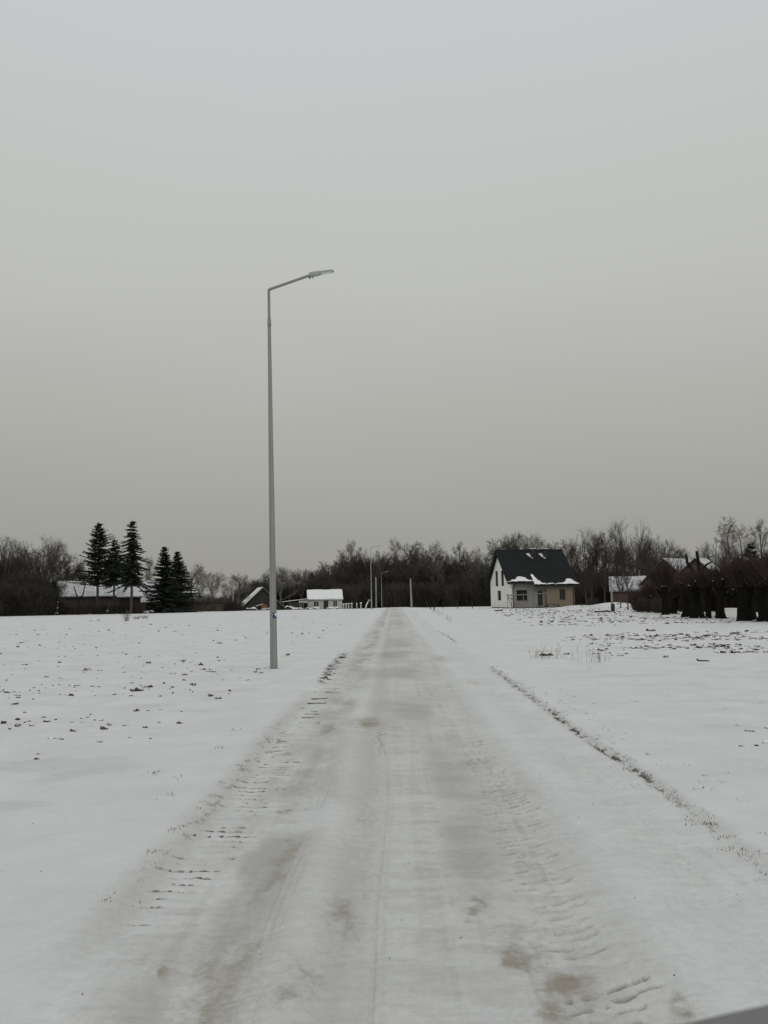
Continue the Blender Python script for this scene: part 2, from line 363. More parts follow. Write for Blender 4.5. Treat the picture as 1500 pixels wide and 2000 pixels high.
    soil = np.maximum(soil, sp_*.7)
    return h, np.clip(ice, 0, 1), np.clip(dirt, 0, 1), np.clip(soil, 0, 1), on

def field_detail(x, y):
    off = sst(1.9, 3.2, np.abs(x-.35))
    left = (x < 0)
    u = np.where(left, y*.93+x*.37, y+x*.05)          # furrow direction
    fur = np.sin(u*2*math.pi/1.1 + 2.5*fbm(x/2.5, y/2.5, 11, 2))
    h = off*(.007*(fbm(x/.10, y/.09, 12, 3)-.5) + .022*(fbm(x/.45, y/.35, 14, 3)-.5) + .016*fur*sst(7, 14, y) + .05*(fbm(x/1.2, y/.9, 13, 4)-.5) + .03*(fbm(x/.35, y/.3, 17, 3)-.5)*sst(6, 10, y))
    track = (~left)*(bump(y, 16.0+.03*x, 1.6)+bump(y, 34+.03*x, 2.6))*sst(2.2, 3, x)
    h = h*(1-.75*np.clip(track, 0, 1)) - .05*np.clip(track, 0, 1)
    h = h - .03*(~left)*bump(y-14.6-.04*x, 0, .10)*sst(5, 6, x)
    h = h + .035*off*(fbm((x+y)/1.6, (x-y)/5, 19, 3)-.5)*(1-sst(12, 18, y))
    # drifts blown against the shoulders; slow marks in the snow
    ice = off*.22*sst(.55, .75, fbm(x/.9+3, y/.5, 23, 4))
    g = fbm(x/.22, y/.16, 27, 3); cl = fbm(x/3.5, y/2.2, 29, 3)
    soil = off*sst(.72, .80, g + (cl-.5)*.35)*np.where(left, .10, .30)*sst(5, 9, y)*(1-np.clip(track, 0, 1))*(1-sst(85, 100, y))*np.where(left, 1-.9*sst(45, 60, y), 1)
    return h, ice, soil

def make_ground():
    th = np.concatenate([np.arange(-180, -34, 3.0), np.arange(-34, 34, .052), np.arange(34, 180.1, 3.0)]); th[0] = -180; th[-1] = 180
    r = [.25, .5, .9, 1.3, 1.7, 2.0, 2.3]
    while r[-1] < 150:
        d = r[-1]; r.append(d + min(d*d/1500, .0075*d))
    while r[-1] < 4000: r.append(r[-1]*1.06)
    r = np.array(r); T, Rr = np.meshgrid(np.radians(th), r)
    x = (Rr*np.sin(T)).ravel(); y = (Rr*np.cos(T)).ravel()
    z = base_h(x, y); h1, ice, dirt, soil, on = road_detail(x, y); h2, ice2, soil2 = field_detail(x, y)
    far = 1-sst(140, 170, np.abs(y))
    z = z + (h1+h2)*far
    ice = np.maximum(ice, ice2)*far; soil = np.maximum(soil, soil2)*far; dirt = dirt*far
    nT = len(th); nR = len(r)
    i = np.arange(nR-1)[:, None]*nT + np.arange(nT-1)[None, :]
    q = np.stack([i, i+1, i+nT+1, i+nT], -1).reshape(-1, 4)[:, ::-1]
    V = np.stack([x, y, z], 1); cx = V[q].mean(1)
    isr = (cx[:, 0] > -1.42) & (cx[:, 0] < 2.0) & (cx[:, 1] > -60) & (cx[:, 1] < 260)
    for nm, sel in (('snow_field', ~isr), ('road', isr)):
        qq = q[sel]; u, inv = np.unique(qq, return_inverse=True)
        o = mesh_np(nm, V[u], inv.reshape(-1, 4), M['ground'], smooth=True, attrs={'ice': ice[u], 'dirt': dirt[u], 'soil': soil[u]})
        tag(o, kind='structure')
make_ground()

# ------------------------------------------------------------------ clods, grass (stuff)
def full_h(x, y):
    h1 = road_detail(x, y)[0]; h2 = field_detail(x, y)[0]; return base_h(x, y)+h1+h2
ICO_V = None
def ico(sub=2):
    import bmesh
    bm = bmesh.new(); bmesh.ops.create_icosphere(bm, subdivisions=sub, radius=1)
    V = np.array([v.co[:] for v in bm.verts]); Fc = np.array([[v.index for v in f.verts] for f in bm.faces]); bm.free(); return V, Fc
def clods(name, label, xs, ys, size, seed, mat_=None, elong=1.6, flat=.6, sub=2):
    rs = np.random.RandomState(seed); V0, F0 = ico(sub); n = len(xs); nv = len(V0)
    zz = full_h(xs, ys); VV = []; FF = []
    for k in range(n):
        s = size[k]; flat_ = flat*rs.uniform(.7, 1.3); nn = V0 + rs.normal(0, .13 if sub < 3 else .09, (nv, 3))
        off = rs.uniform(0, 50, 3); nn = nn*(.45+1.1*fbm(V0[:, 0]*1.3+off[0]+V0[:, 2], V0[:, 1]*1.3+off[1]-V0[:, 2]*.7, 3, 3))[:, None]
        a = rs.uniform(-.6, .6); e = elong*rs.uniform(.7, 1.4); c, s_ = math.cos(a), math.sin(a)
        L = nn*np.array([s*e, s, s*flat_])
        VV.append(np.stack([L[:, 0]*c-L[:, 1]*s_+xs[k], L[:, 0]*s_+L[:, 1]*c+ys[k], L[:, 2]+zz[k]-s*flat_*.2], 1)); FF.append(F0+k*nv)
    o = mesh_np(name, np.concatenate(VV), np.concatenate(FF), mat_ or M['clod'])
    return tag(o, label, 'soil clods', kind='stuff')
def scatter(n, yr, side, seed, dens):
    rs = np.random.RandomState(seed); X = []; Y = []
    while len(X) < n:
        m = 4000
        # pick uniformly on screen rows: y ~ 1/row
        inv = rs.uniform(1/yr[1], 1/yr[0], m)**1.0; y = 1/inv
        mix_ = rs.rand(m) < .5; y = np.where(mix_, y, rs.uniform(yr[0], yr[1], m))
        lim = y*.56+2
        x = rs.uniform(2.5, 1, m)*0 + (rs.rand(m)*(lim-2.6)+2.6)
        x = -x if side < 0 else x
        p = dens(x, y)*sst(.34, .62, fbm(x/2.2, y/1.3, seed+3, 3))
        ok = rs.rand(m) < p
        X += list(x[ok]); Y += list(y[ok])
    return np.array(X[:n]), np.array(Y[:n])
x, y = scatter(640, (7.5, 78), -1, 3, lambda x, y: sst(7, 14, y)*(1-sst(50, 78, y))*(1-.85*bump(y, 24, 2))+.02)
rs = np.random.RandomState(9)
clods('soil_clods', 'scattered dark soil clods poking through the snow left of the road', x, y, .012+.048*rs.rand(len(x))**4*sst(5, 14, y)+.010*rs.rand(len(x)), 5, elong=1.05, flat=1.1, sub=3)
def dr(x, y):
    return np.clip(sst(18.5, 20.5, y-.03*x)*(1-sst(29, 31.5, y)) + sst(37, 40, y)*(1-sst(84, 92, y)), 0, 1)*sst(3.0+.07*y, 5.0+.10*y, x)
x, y = scatter(3500, (18, 90), 1, 13, dr)
clods('soil_clods', 'dense rows of dark ploughed clods in the snowy field on the right', x, y, .016+.060*rs.rand(len(x))**3+.0004*y, 15, elong=1.1, flat=1.0)
# individually placed near clods
PL = [(268,1350,.13),(400,1455,0),(103,1443,.05),(28,1378,.06),(120,1357,.06),(140,1338,.08),(153,1337,.05),(118,1326,.06),(90,1325,.06),(392,1300,.07),(425,1285,.05),(428,1290,.05),(376,1338,.05),(350,1290,.04),(410,1313,.04),(75,1470,.03),(72,1483,.03),
      (1440,1417,.03),(1458,1430,.035),(1470,1431,.03),(1497,1452,.05),(1478,1459,.03),(1446,1460,.025),(1500,1425,.04),(505,1307,.06),(518,1305,.035),(525,1303,.03),(512,1309,.04),(545,1307,.025),(530,1308,.02),(500,1312,.03),(75,1240,.1),(310,1234,.12),(75,1290,.06)]
xs = []; ys = []; sz = []
for px, py, s in PL:
    if not s: continue
    v = ray(px, py); t = -CAM.z/v.z; p = CAM+v*t; xs.append(p.x); ys.append(p.y); sz.append(s*.62)
clods('soil_clods', 'few larger frozen clods lying apart on the near snow', np.array(xs), np.array(ys), np.array(sz), 25, elong=1.25, flat=.95, sub=3)

def blades(name, label, pts, n, hh, spread, seed, mt, wd=.004, cat='grass', kind='stuff', lean=.6):
    rs = np.random.RandomState(seed); V = []; Fc = []
    pts = np.array(pts); k = rs.randint(0, len(pts), n)
    bx = pts[k, 0]+rs.normal(0, spread, n); by = pts[k, 1]+rs.normal(0, spread*1.5, n); bz = full_h(bx, by)-.01
    H = hh*(.4+rs.rand(n)); a = rs.rand(n)*6.283; l = lean*rs.rand(n)*H
    tx = bx+l*np.cos(a); ty = by+l*np.sin(a); tz = bz+H
    mx_ = bx+(tx-bx)*.35; my = by+(ty-by)*.35; mz = bz+H*.6
    wv = wd*(.6+.8*rs.rand(n)); ca = np.cos(a+1.57)*wv; sa = np.sin(a+1.57)*wv
    V = np.stack([np.stack([bx-ca, by-sa, bz], 1), np.stack([bx+ca, by+sa, bz], 1), np.stack([mx_+ca*.8, my+sa*.8, mz], 1), np.stack([mx_-ca*.8, my-sa*.8, mz], 1), np.stack([tx, ty, tz], 1)], 1).reshape(-1, 3)
    b = np.arange(n)[:, None]*5
    o = mesh_np(name, V, [b+np.array([[0, 1, 2, 3]]), b+np.array([[3, 2, 4]])], mt)
    return tag(o, label, cat, kind=kind) if kind else o
M['dry_grass'] = mat('dry_grass', (.13, .115, .08), .9, .4, 9)
rs = np.random.RandomState(77)
yy = np.concatenate([3.6+13*rs.rand(320)**.9, 25+9*rs.rand(60)])
pts = [(1.95+.05*rs.normal(), q) for q in yy] + [(2.1+.18*abs(rs.normal()), 3.4+1.4*rs.rand()) for _ in range(24)] + [(2.15+.25*abs(rs.normal()), q) for q in 4+9*rs.rand(50)]
blades('grass_fringe', 'short dark dry grass poking out along the right edge of the road', pts, 4200, .020, .018, 31, M['dry_grass'], .0022)
pts = [(-1.33+.07*rs.normal(), q) for q in 14+8*rs.rand(120)] + [(-1.38+.05*rs.normal(), q) for q in 4+6*rs.rand(40)]
blades('grass_fringe', 'short dark dry grass and earth bared along the left edge of the road', pts, 2000, .017, .02, 37, M['dry_grass'], .003)
def gp(px, py):
    v = ray(px, py); return CAM+v*(-CAM.z/v.z)
pts = [tuple(gp(*q)[:2]) for q in ((345,1520),(335,1555),(430,1462),(462,1428),(300,1512),(1385,1615),(1240,1370),(1150,1300))]
blades('stubble', 'few thin stubble stalks sticking out of the near snow', pts, 110, .028, .03, 41, M['dry_grass'], .003)

# ------------------------------------------------------------------ vegetation generators
def perp(D):
    a = np.where(np.abs(D[:, 2:3]) < .9, np.array([[0, 0, 1.]]), np.array([[1., 0, 0]]))
    u = np.cross(D, a); u /= np.linalg.norm(u, axis=1)[:, None]+1e-9; return u, np.cross(D, u)
def seg_mesh(segs, name, mt, parent, n=3):
    S = np.array(segs); A = S[:, :3]; B = S[:, 3:6]; ra = S[:, 6:7]; rb = S[:, 7:8]
    D = B-A; D /= np.linalg.norm(D, axis=1)[:, None]+1e-9; u, v = perp(D); m = len(S); V = []
    for P0, r_ in ((A, ra), (B, rb)):
        for k in range(n):
            t = 2*math.pi*k/n; V.append(P0+(u*math.cos(t)+v*math.sin(t))*r_)
    V = np.stack(V, 1).reshape(-1, 3); b = np.arange(m)[:, None]*(2*n)
    Fq = np.concatenate([b+np.array([[k, (k+1) % n, n+(k+1) % n, n+k]]) for k in range(n)])
    return mesh_np(name, V, Fq, mt, parent)

def grow(rs, p, d, L, r, lev, T, thick, thin):
    """one branch and its children. T: dict of per-level lists"""
    n = max(2, int(T['seg'][lev])); pts = [p]; dirs = [d]; rads = [r]; rt_ = r*T['taper'][lev]
    for i in range(n):
        d = d + rs.normal(0, T['wob'][lev], 3) + np.array([0, 0, T['trop'][lev]])
        d = d/np.linalg.norm(d); p = p+d*L/n; pts.append(p); dirs.append(d); rads.append(r+(rt_-r)*(i+1)/n)
    lst = thick if lev < T['split'] else thin
    for i in range(n): lst.append((*pts[i], *pts[i+1], rads[i], rads[i+1]))
    if lev+1 >= len(T['num']): return
    for k in range(T['num'][lev+1]):
        t = T['from'][lev] + (1-T['from'][lev])*(k+rs.rand())/T['num'][lev+1]
        j = min(n-1, int(t*n)); f = t*n-j; q = pts[j]+(pts[j+1]-pts[j])*f; dd = dirs[j+1]
        a = rs.rand()*6.283 if lev else k*2.4+rs.rand()
        u, v = perp(dd[None]); side = u[0]*math.cos(a)+v[0]*math.sin(a); ang = T['ang'][lev+1]*(1+.3*max(-1.5, min(1.3, rs.normal())))
        nd = dd*math.cos(ang)+side*math.sin(ang); nd = nd/np.linalg.norm(nd)
        LL = L*T['len'][lev+1]*(1-.55*(t-T['from'][lev])/(1-T['from'][lev]+1e-6)*T.get('shape', 1))*((.65+.6*rs.rand()) if lev > 0 else (.86+.26*rs.rand()))
        rr = max(T['minr'], (rads[j]*(1-f)+rads[j+1]*f)*T['rr'][lev+1])
        grow(rs, q, nd, LL, rr, lev+1, T, thick, thin)

TYPES = {
 'broad': dict(seg=[5, 6, 4, 3, 2], taper=[.45, .35, .4, .5, .5], wob=[.04, .08, .11, .13, .14], trop=[.02, .05, .04, .03, .01], num=[1, 13, 9, 8, 10], **{'from': [.30, .22, .15, .1, .1]}, ang=[0, .72, .62, .6, .6], len=[0, .72, .48, .46, .50], rr=[0, .5, .5, .5, .6], minr=.008, split=2, shape=.45),
 'upright': dict(seg=[6, 5, 4, 3, 2], taper=[.25, .3, .4, .5, .5], wob=[.03, .06, .08, .10, .12], trop=[.02, .09, .07, .05, .03], num=[1, 18, 8, 8, 9], **{'from': [.22, .15, .12, .1, .1]}, ang=[0, .50, .5, .5, .55], len=[0, .40, .45, .48, .55], rr=[0, .38, .5, .5, .6], minr=.008, split=2, shape=.7),
 'birch': dict(seg=[6, 5, 4, 4, 3], taper=[.2, .3, .4, .5, .5], wob=[.03, .07, .1, .12, .1], trop=[.02, .09, .0, -.10, -.22], num=[1, 16, 8, 8, 8], **{'from': [.25, .2, .12, .1, .1]}, ang=[0, .5, .55, .65, .6], len=[0, .40, .48, .48, .65], rr=[0, .34, .5, .5, .6], minr=.006, split=2, shape=.7),
 'fan': dict(seg=[3, 7, 5, 4, 2], taper=[.9, .25, .4, .5, .5], wob=[.03, .045, .08, .10, .12], trop=[.02, .03, .04, .03, .02], num=[1, 11, 11, 8, 9], **{'from': [.45, .16, .12, .1, .1]}, ang=[0, .42, .45, .5, .55], len=[0, 2.5, .36, .42, .5], rr=[0, .5, .48, .5, .6], minr=.008, split=2, shape=.25),
}
def bare_tree(kind, seed, H=12, thick_mat='bark', thin_mat='twig', scale_r=1.0):
    rs = np.random.RandomState(seed); T = TYPES[kind]; thick = []; thin = []
    L0 = {'broad': .62, 'upright': .86, 'birch': .86, 'fan': .32}[kind]*H
    grow(rs, np.zeros(3)-np.array([0, 0, .2]), np.array([0, 0, 1.]), L0, .018*H*scale_r, 0, T, thick, thin)
    zmax = np.percentile([s[5] for s in thin], 95); k = H/zmax
    S1 = np.array(thick)*k; S2 = np.array(thin)*k
    c_, rx, rz_ = {'broad': (.58, .38, .42), 'upright': (.54, .27, .47), 'birch': (.55, .25, .47), 'fan': (.56, .40, .44)}[kind]
    def inside(S):
        e = S[:, 3:6]; a = np.arctan2(e[:, 1], e[:, 0]); w_ = 1+.26*(vn(a*2.2+seed*3, e[:, 2]/H*9, seed)-.5)+.05*rs.normal(size=len(S))
        q = (np.hypot(e[:, 0], e[:, 1])/(rx*H*w_))**2+((e[:, 2]-c_*H)/(rz_*H*w_))**2
        return (q < 1) | ((e[:, 2] < c_*H*.6) & (np.hypot(e[:, 0], e[:, 1]) < rx*H*.4))
    return S1[inside(S1)], S2[inside(S2)], thick_mat, thin_mat
def tree_obj(name, spec):
    th, tn, m1, m2 = spec
    root = bpy.data.objects.new(name, None); col.objects.link(root)
    seg_mesh(th, 'trunk', M[m1], root, 6); seg_mesh(tn, 'crown', M[m2], root, 3)
    return root
PROTO = {}; FIRST = {}
def get(kind):
    """first request returns the prototype itself, later ones copies of it"""
    name, make = KINDS[kind]
    if kind not in PROTO: PROTO[kind] = make(name); return PROTO[kind]
    return copy_tree(PROTO[kind])
def bush(name, seed, H, mt, stems=60, spread=1.2, twn=7):
    rs = np.random.RandomState(seed); S = []
    for i in range(stems):
        a = rs.rand()*6.283; r0 = spread*.42*rs.rand()**.5; p = np.array([r0*math.cos(a), r0*math.sin(a), -.1]); lean = .05+.32*rs.rand(); a += rs.normal()*.8
        d = np.array([math.cos(a)*lean, math.sin(a)*lean, 1]); d /= np.linalg.norm(d); L = H*(.45+.6*rs.rand()); n = 4; rr = .018*H/3
        for k in range(n):
            d = d+rs.normal(0, .12, 3); d /= np.linalg.norm(d); q = p+d*L/n; S.append((*p, *q, rr*(1-k/n*.6), rr*(1-(k+1)/n*.6)))
            for j in range(twn):
                t = rs.rand(); b = p+(q-p)*t; e = d+rs.normal(0, .55, 3); e /= np.linalg.norm(e); l = L*(.10+.16*rs.rand()); c = b+e*l
                S.append((*b, *c, .011, .006)); 
                for jj in range(2):
                    e2 = e+rs.normal(0, .5, 3); e2 /= np.linalg.norm(e2); b2 = b+e*l*rs.uniform(.3, .9); S.append((*b2, *(b2+e2*l*.5), .008, .005))
            p = q
    S = np.array(S); k = H/S[:, 5].max(); S *= k
    return seg_mesh(S, name, M[mt], None, 3)
def pollard(name, seed, H=4.2, trunk=1.75, rad=.38):
    rs = np.random.RandomState(seed); root = bpy.data.objects.new(name, None); col.objects.link(root)
    mb = MB(); n = 16; lean = rs.uniform(-.12, .12, 2)
    prof = [(-.1, 1.25), (.12, .98), (.4, .82), (.7, .76), (trunk*.62, .80), (trunk*.78, .95), (trunk-.15, 1.15), (trunk+.08, 1.2), (trunk+.28, .9), (trunk+.38, .4)]
    V = []
    for z, s in prof:
        for k in range(n):
            t = 6.283*k/n; r_ = rad*s*(1+.42*(float(vn(k*.9+seed, z*1.7, seed))-.5)*2+.06*rs.normal()); V.append((r_*math.cos(t)+lean[0]*z, r_*math.sin(t)+lean[1]*z, z))
    Fc = [(i*n+k, i*n+(k+1) % n, (i+1)*n+(k+1) % n, (i+1)*n+k) for i in range(len(prof)-1) for k in range(n)] + [tuple((len(prof)-1)*n+k for k in range(n))]
    mb.add(V, Fc)
    for q in range(6):        # stubs of the pollard head
        a = rs.rand()*6.283; c = Vector((math.cos(a)*rad*1.1+lean[0]*trunk, math.sin(a)*rad*1.1+lean[1]*trunk, trunk+.05+.2*rs.rand())); e = c+Vector((math.cos(a)*.28, math.sin(a)*.28, .22+.2*rs.rand()))
        mb.tube([c, (c+e)/2+Vector((0, 0, .05)), e], [.15, .13, .10], 7)
    mb.build('trunk', M['willow_head'], root, True)
    S = []
    for i in range(230):
        a = rs.rand()*6.283; r0 = rad*(.3+1.4*rs.rand()**.7); p = np.array([r0*math.cos(a)+lean[0]*trunk, r0*math.sin(a)+lean[1]*trunk, trunk+.1+.35*rs.rand()])
        lean_ = 1.1*rs.rand()**1.1; d = np.array([math.cos(a)*lean_, math.sin(a)*lean_, 1]); d /= np.linalg.norm(d); L = (H-trunk)*(.5+.5*rs.rand()); nn = 4
        for k in range(nn):
            d = d+rs.normal(0, .05, 3)+np.array([0, 0, .09]); d /= np.linalg.norm(d); q = p+d*L/nn; rr = .017; S.append((*p, *q, rr*(1-k/nn*.7), rr*(1-(k+1)/nn*.7)))
            for j in range(3):
                e = d+rs.normal(0, .3, 3); e /= np.linalg.norm(e); b = p+(q-p)*rs.rand(); S.append((*b, *(b+e*L*.18*rs.uniform(.5, 1.4)), .008, .004))
            p = q
    seg_mesh(S, 'crown', M['shoots'], root, 3)
    return root
def spruce(name, seed, H, crown0, rmax, dens=1.0, ragged=.35, droop=.35, mt='needles', top_sparse=.4):
    rs = np.random.RandomState(seed); root = bpy.data.objects.new(name, None); col.objects.link(root)
    mb = MB(); m = 10; pts = [(rs.normal()*.03, rs.normal()*.03, H*i/m-.2*(i == 0)) for i in range(m+1)]
    mb.tube(pts, [max(.02, .016*H*(1-i/m)**.85+.01) for i in range(m+1)], 8); mb.build('trunk', M['bark'], root, True)
    TV = []; z = crown0
    def leaf(p, d, L, wd):
        u, v = perp(d[None]); a = rs.rand()*6.283; s = u[0]*math.cos(a)+v[0]*math.sin(a)
        TV.extend([p, p+d*L*.45+s*wd, p+d*L, p+d*L*.45-s*wd])
    while z < H*.985:
        f = (z-crown0)/(H-crown0); R0 = rmax*(1-f)**.9*(.85+.12*math.sin(z*2.1+seed))+.05
        nb = rs.randint(5, 8) if rs.rand() > top_sparse*f*.6 else 3
        for b in range(nb):
            a = 6.283*b/nb+rs.rand()*1.0; L = R0*(1-ragged*rs.rand()*1.3)*(1+.22*math.cos(a-seed*1.7))*(1-1.1*ragged+2.2*ragged*float(vn(a*1.1+seed, z*.8, seed)))
            if rs.rand() < ragged*.25: L *= 1.18
            d = np.array([math.cos(a), math.sin(a), .30-.25*(1-f)+.4*max(0, f-.7)]); p = np.array([0, 0, z+rs.normal()*.08]); n = 6
            for k in range(n):
                t = k/n; d2 = d+np.array([0, 0, -droop*math.sin(t*2.6)+.28*t*t]); d2 /= np.linalg.norm(d2); q = p+d2*L/n
                for c_ in range(int((7 if L > .8 else 4)*dens)):
                    o_ = p+(q-p)*rs.rand(); sd_ = rs.choice([-1, 1]); lat = np.array([-d2[1], d2[0], 0])*sd_
                    e = d2*.7+lat*rs.uniform(.2, 1.0)+np.array([0, 0, -rs.uniform(.1, 1.1)*(1-f*.6)]); e /= np.linalg.norm(e)
                    leaf(o_, e, (.20+.26*(1-t))*(.6+.8*rs.rand())*(.35+.65*(1-f)**.6)*1.15, .065*(.5+.5*(1-f)**.5))
                p = q
            leaf(p, d2, .3, .05)
        z += (.26+.12*rs.rand())*(.7+.5*(1-f))/max(.8, dens**.5)
    for k in range(16):
        q = .94+.06*rs.rand(); leaf(np.array([0, 0, H*q-.15]), np.array([rs.normal()*.35*(1-q)*16, rs.normal()*.35*(1-q)*16, .8]), .2, .03)
    V = np.array(TV); b = np.arange(len(V)//4)[:, None]*4
    mesh_np('crown', V, b+np.array([[0, 1, 2, 3]]), M[mt], root)
    return root
KINDS = {
 'broad1': ('bare_tree', lambda n: tree_obj(n, bare_tree('broad', 1))),
 'broad2': ('bare_tree', lambda n: tree_obj(n, bare_tree('broad', 2, thin_mat='twig_brown'))),
 'broad3': ('bare_tree', lambda n: tree_obj(n, bare_tree('broad', 13, thin_mat='twig_pale', thick_mat='bark_grey'))),
 'up1': ('bare_tree', lambda n: tree_obj(n, bare_tree('upright', 3))),
 'up2': ('bare_tree', lambda n: tree_obj(n, bare_tree('upright', 4, thin_mat='twig_pale', thick_mat='bark_grey'))),
 'up3': ('bare_tree', lambda n: tree_obj(n, bare_tree('upright', 24, thin_mat='twig_dark'))),
 'birch1': ('birch_tree', lambda n: tree_obj(n, bare_tree('birch', 5, thick_mat='bark_grey', thin_mat='twig_pale'))),
 'birch2': ('birch_tree', lambda n: tree_obj(n, bare_tree('birch', 6, thick_mat='bark_grey', thin_mat='twig_brown'))),
 'fan1': ('bare_tree', lambda n: tree_obj(n, bare_tree('fan', 7))),
 'fan2': ('bare_tree', lambda n: tree_obj(n, bare_tree('fan', 8, thin_mat='twig'))),
 'bush1': ('thicket_bush', lambda n: bush(n, 1, 4, 'twig_dark', 120, 3.2, 9)),
 'bush2': ('thicket_bush', lambda n: bush(n, 2, 4, 'twig', 120, 3.0, 9)),
 'bush3': ('thicket_bush', lambda n: bush(n, 3, 4, 'twig_brown', 110, 3.0, 9)),
  'pale_bush': ('dry_bush', lambda n: bush(n, 5, 4, 'twig_pale', 26, 2.4, 5)),
 'bush4': ('thicket_bush', lambda n: bush(n, 4, 4, 'shoots', 110, 2.6, 9)),
}
vr = random.Random(5)
def plant(kind, px, d, top=None, H=None, label=None, cat='tree', group=None, wide=1.0, sink=0):
    o = get(kind); h0 = 4.0 if 'bush' in kind else 12.0
    H = H or hgt(px, top, d); s = H/h0
    o.location = at(px, d, sink); o.rotation_euler = (0, 0, vr.random()*6.28); o.scale = (s*wide, s*wide, s)
    return tag(o, label, cat, group)

# ------------------------------------------------------------------ buildings
def wall(mb, u0, u1, top, holes, mapf, t=.25, z0=0.0):
    """wall in (u,z) with openings; top is a function of u; mapf(u, z, depth) -> point"""
    br = sorted(set([u0, u1] + [h[0] for h in holes] + [h[1] for h in holes] + ([(u0+u1)/2] if top(u0) != top((u0+u1)/2) else [])))
    for a, b in zip(br[:-1], br[1:]):
        m = (a+b)/2; hs_ = sorted([h for h in holes if h[0] <= m <= h[1]], key=lambda h: h[2]); lo = (z0, z0)
        ints = []
        for h in hs_:
            if h[2] > lo[0]+1e-4: ints.append((lo, (h[2], h[2])))
            lo = (h[3], h[3])
        ints.append((lo, (top(a), top(b))))
        for l, h in ints:
            if h[0]-l[0] < 1e-4 and h[1]-l[1] < 1e-4: continue
            mb.hexa([mapf(a, l[0], 0), mapf(b, l[1], 0), mapf(b, h[1], 0), mapf(a, h[0], 0)], [mapf(a, l[0], t), mapf(b, l[1], t), mapf(b, h[1], t), mapf(a, h[0], t)])
def window(root, h, mapf, name='window', fr='dark', depth=.10, cross=True, fw=.06, sill=None):
    a, b, z0, z1 = h; mb = MB()
    def bx(u0, u1, w0, w1, d0, d1): mb.hexa([mapf(u0, w0, d0), mapf(u1, w0, d0), mapf(u1, w1, d0), mapf(u0, w1, d0)], [mapf(u0, w0, d1), mapf(u1, w0, d1), mapf(u1, w1, d1), mapf(u0, w1, d1)])
    bx(a, b, z0, z0+fw, depth, depth+.07); bx(a, b, z1-fw, z1, depth, depth+.07); bx(a, a+fw, z0+fw, z1-fw, depth, depth+.07); bx(b-fw, b, z0+fw, z1-fw, depth, depth+.07)
    if cross: c = (a+b)/2; bx(c-fw*.4, c+fw*.4, z0+fw, z1-fw, depth+.005, depth+.065)
    f = mb.build(name, M[fr], root); mb = MB(); bx(a+.01, b-.01, z0+.01, z1-.01, depth+.075, depth+.095); mb.build('pane', M['glass'], f)
    return f
def slab(mb, e0, e1, r1, r0, t):
    """roof plane from eave e0-e1 to ridge r0-r1, thickness t upward along its normal"""
    e0, e1, r0, r1 = map(Vector, (e0, e1, r0, r1)); n = (e1-e0).cross(r0-e0).normalized()*t
    if n.z < 0: n = -n
    mb.hexa([e0, e1, r1, r0], [e0+n, e1+n, r1+n, r0+n])
def snow_slab(name, parent, e0, e1, r0, r1, t, mt='snow', seed=0, nx=40, ny=14, cover=None):
    """uneven snow blanket lying on a roof plane; cover(u,v) in 0..1 gives how much lies there"""
    e0, e1, r0, r1 = [np.array(v, float) for v in (e0, e1, r0, r1)]
    u, v = np.meshgrid(np.linspace(0, 1, nx), np.linspace(0, 1, ny)); uu = u.ravel()[:, None]; vv = v.ravel()[:, None]
    Pp = (e0*(1-uu)+e1*uu)*(1-vv)+(r0*(1-uu)+r1*uu)*vv
    n = np.cross(e1-e0, r0-e0); n /= np.linalg.norm(n); n *= np.sign(n[2])
    h = t*(.45+1.1*fbm(u.ravel()*nx/5+seed, v.ravel()*ny/5, seed, 3))
    edge = sst(0, .02, u.ravel())*sst(0, .02, 1-u.ravel())
    h = h*(.35+.65*edge)
    c = np.ones(len(h)) if cover is None else cover(u.ravel(), v.ravel())
    Q = Pp+n*(h*c-.02*(c < .02))[:, None]; V = np.concatenate([Q, Pp-n*.03]); m = nx*ny
    i = np.arange(ny-1)[:, None]*nx+np.arange(nx-1)[None]; q = np.stack([i, i+1, i+nx+1, i+nx], -1).reshape(-1, 4)
    keep = c[q].max(1) > .02; q = q[keep]
    rim = []
    if cover is None:
        per = list(range(nx))+[j*nx+nx-1 for j in range(1, ny)]+[(ny-1)*nx+k for k in range(nx-2, -1, -1)]+[j*nx for j in range(ny-2, 0, -1)]
        rim = np.array([[a, b, b+m, a+m] for a, b in zip(per, per[1:]+per[:1])])
    return mesh_np(name, V, [np.concatenate([q, rim]) if len(rim) else q], M[mt], parent, True)

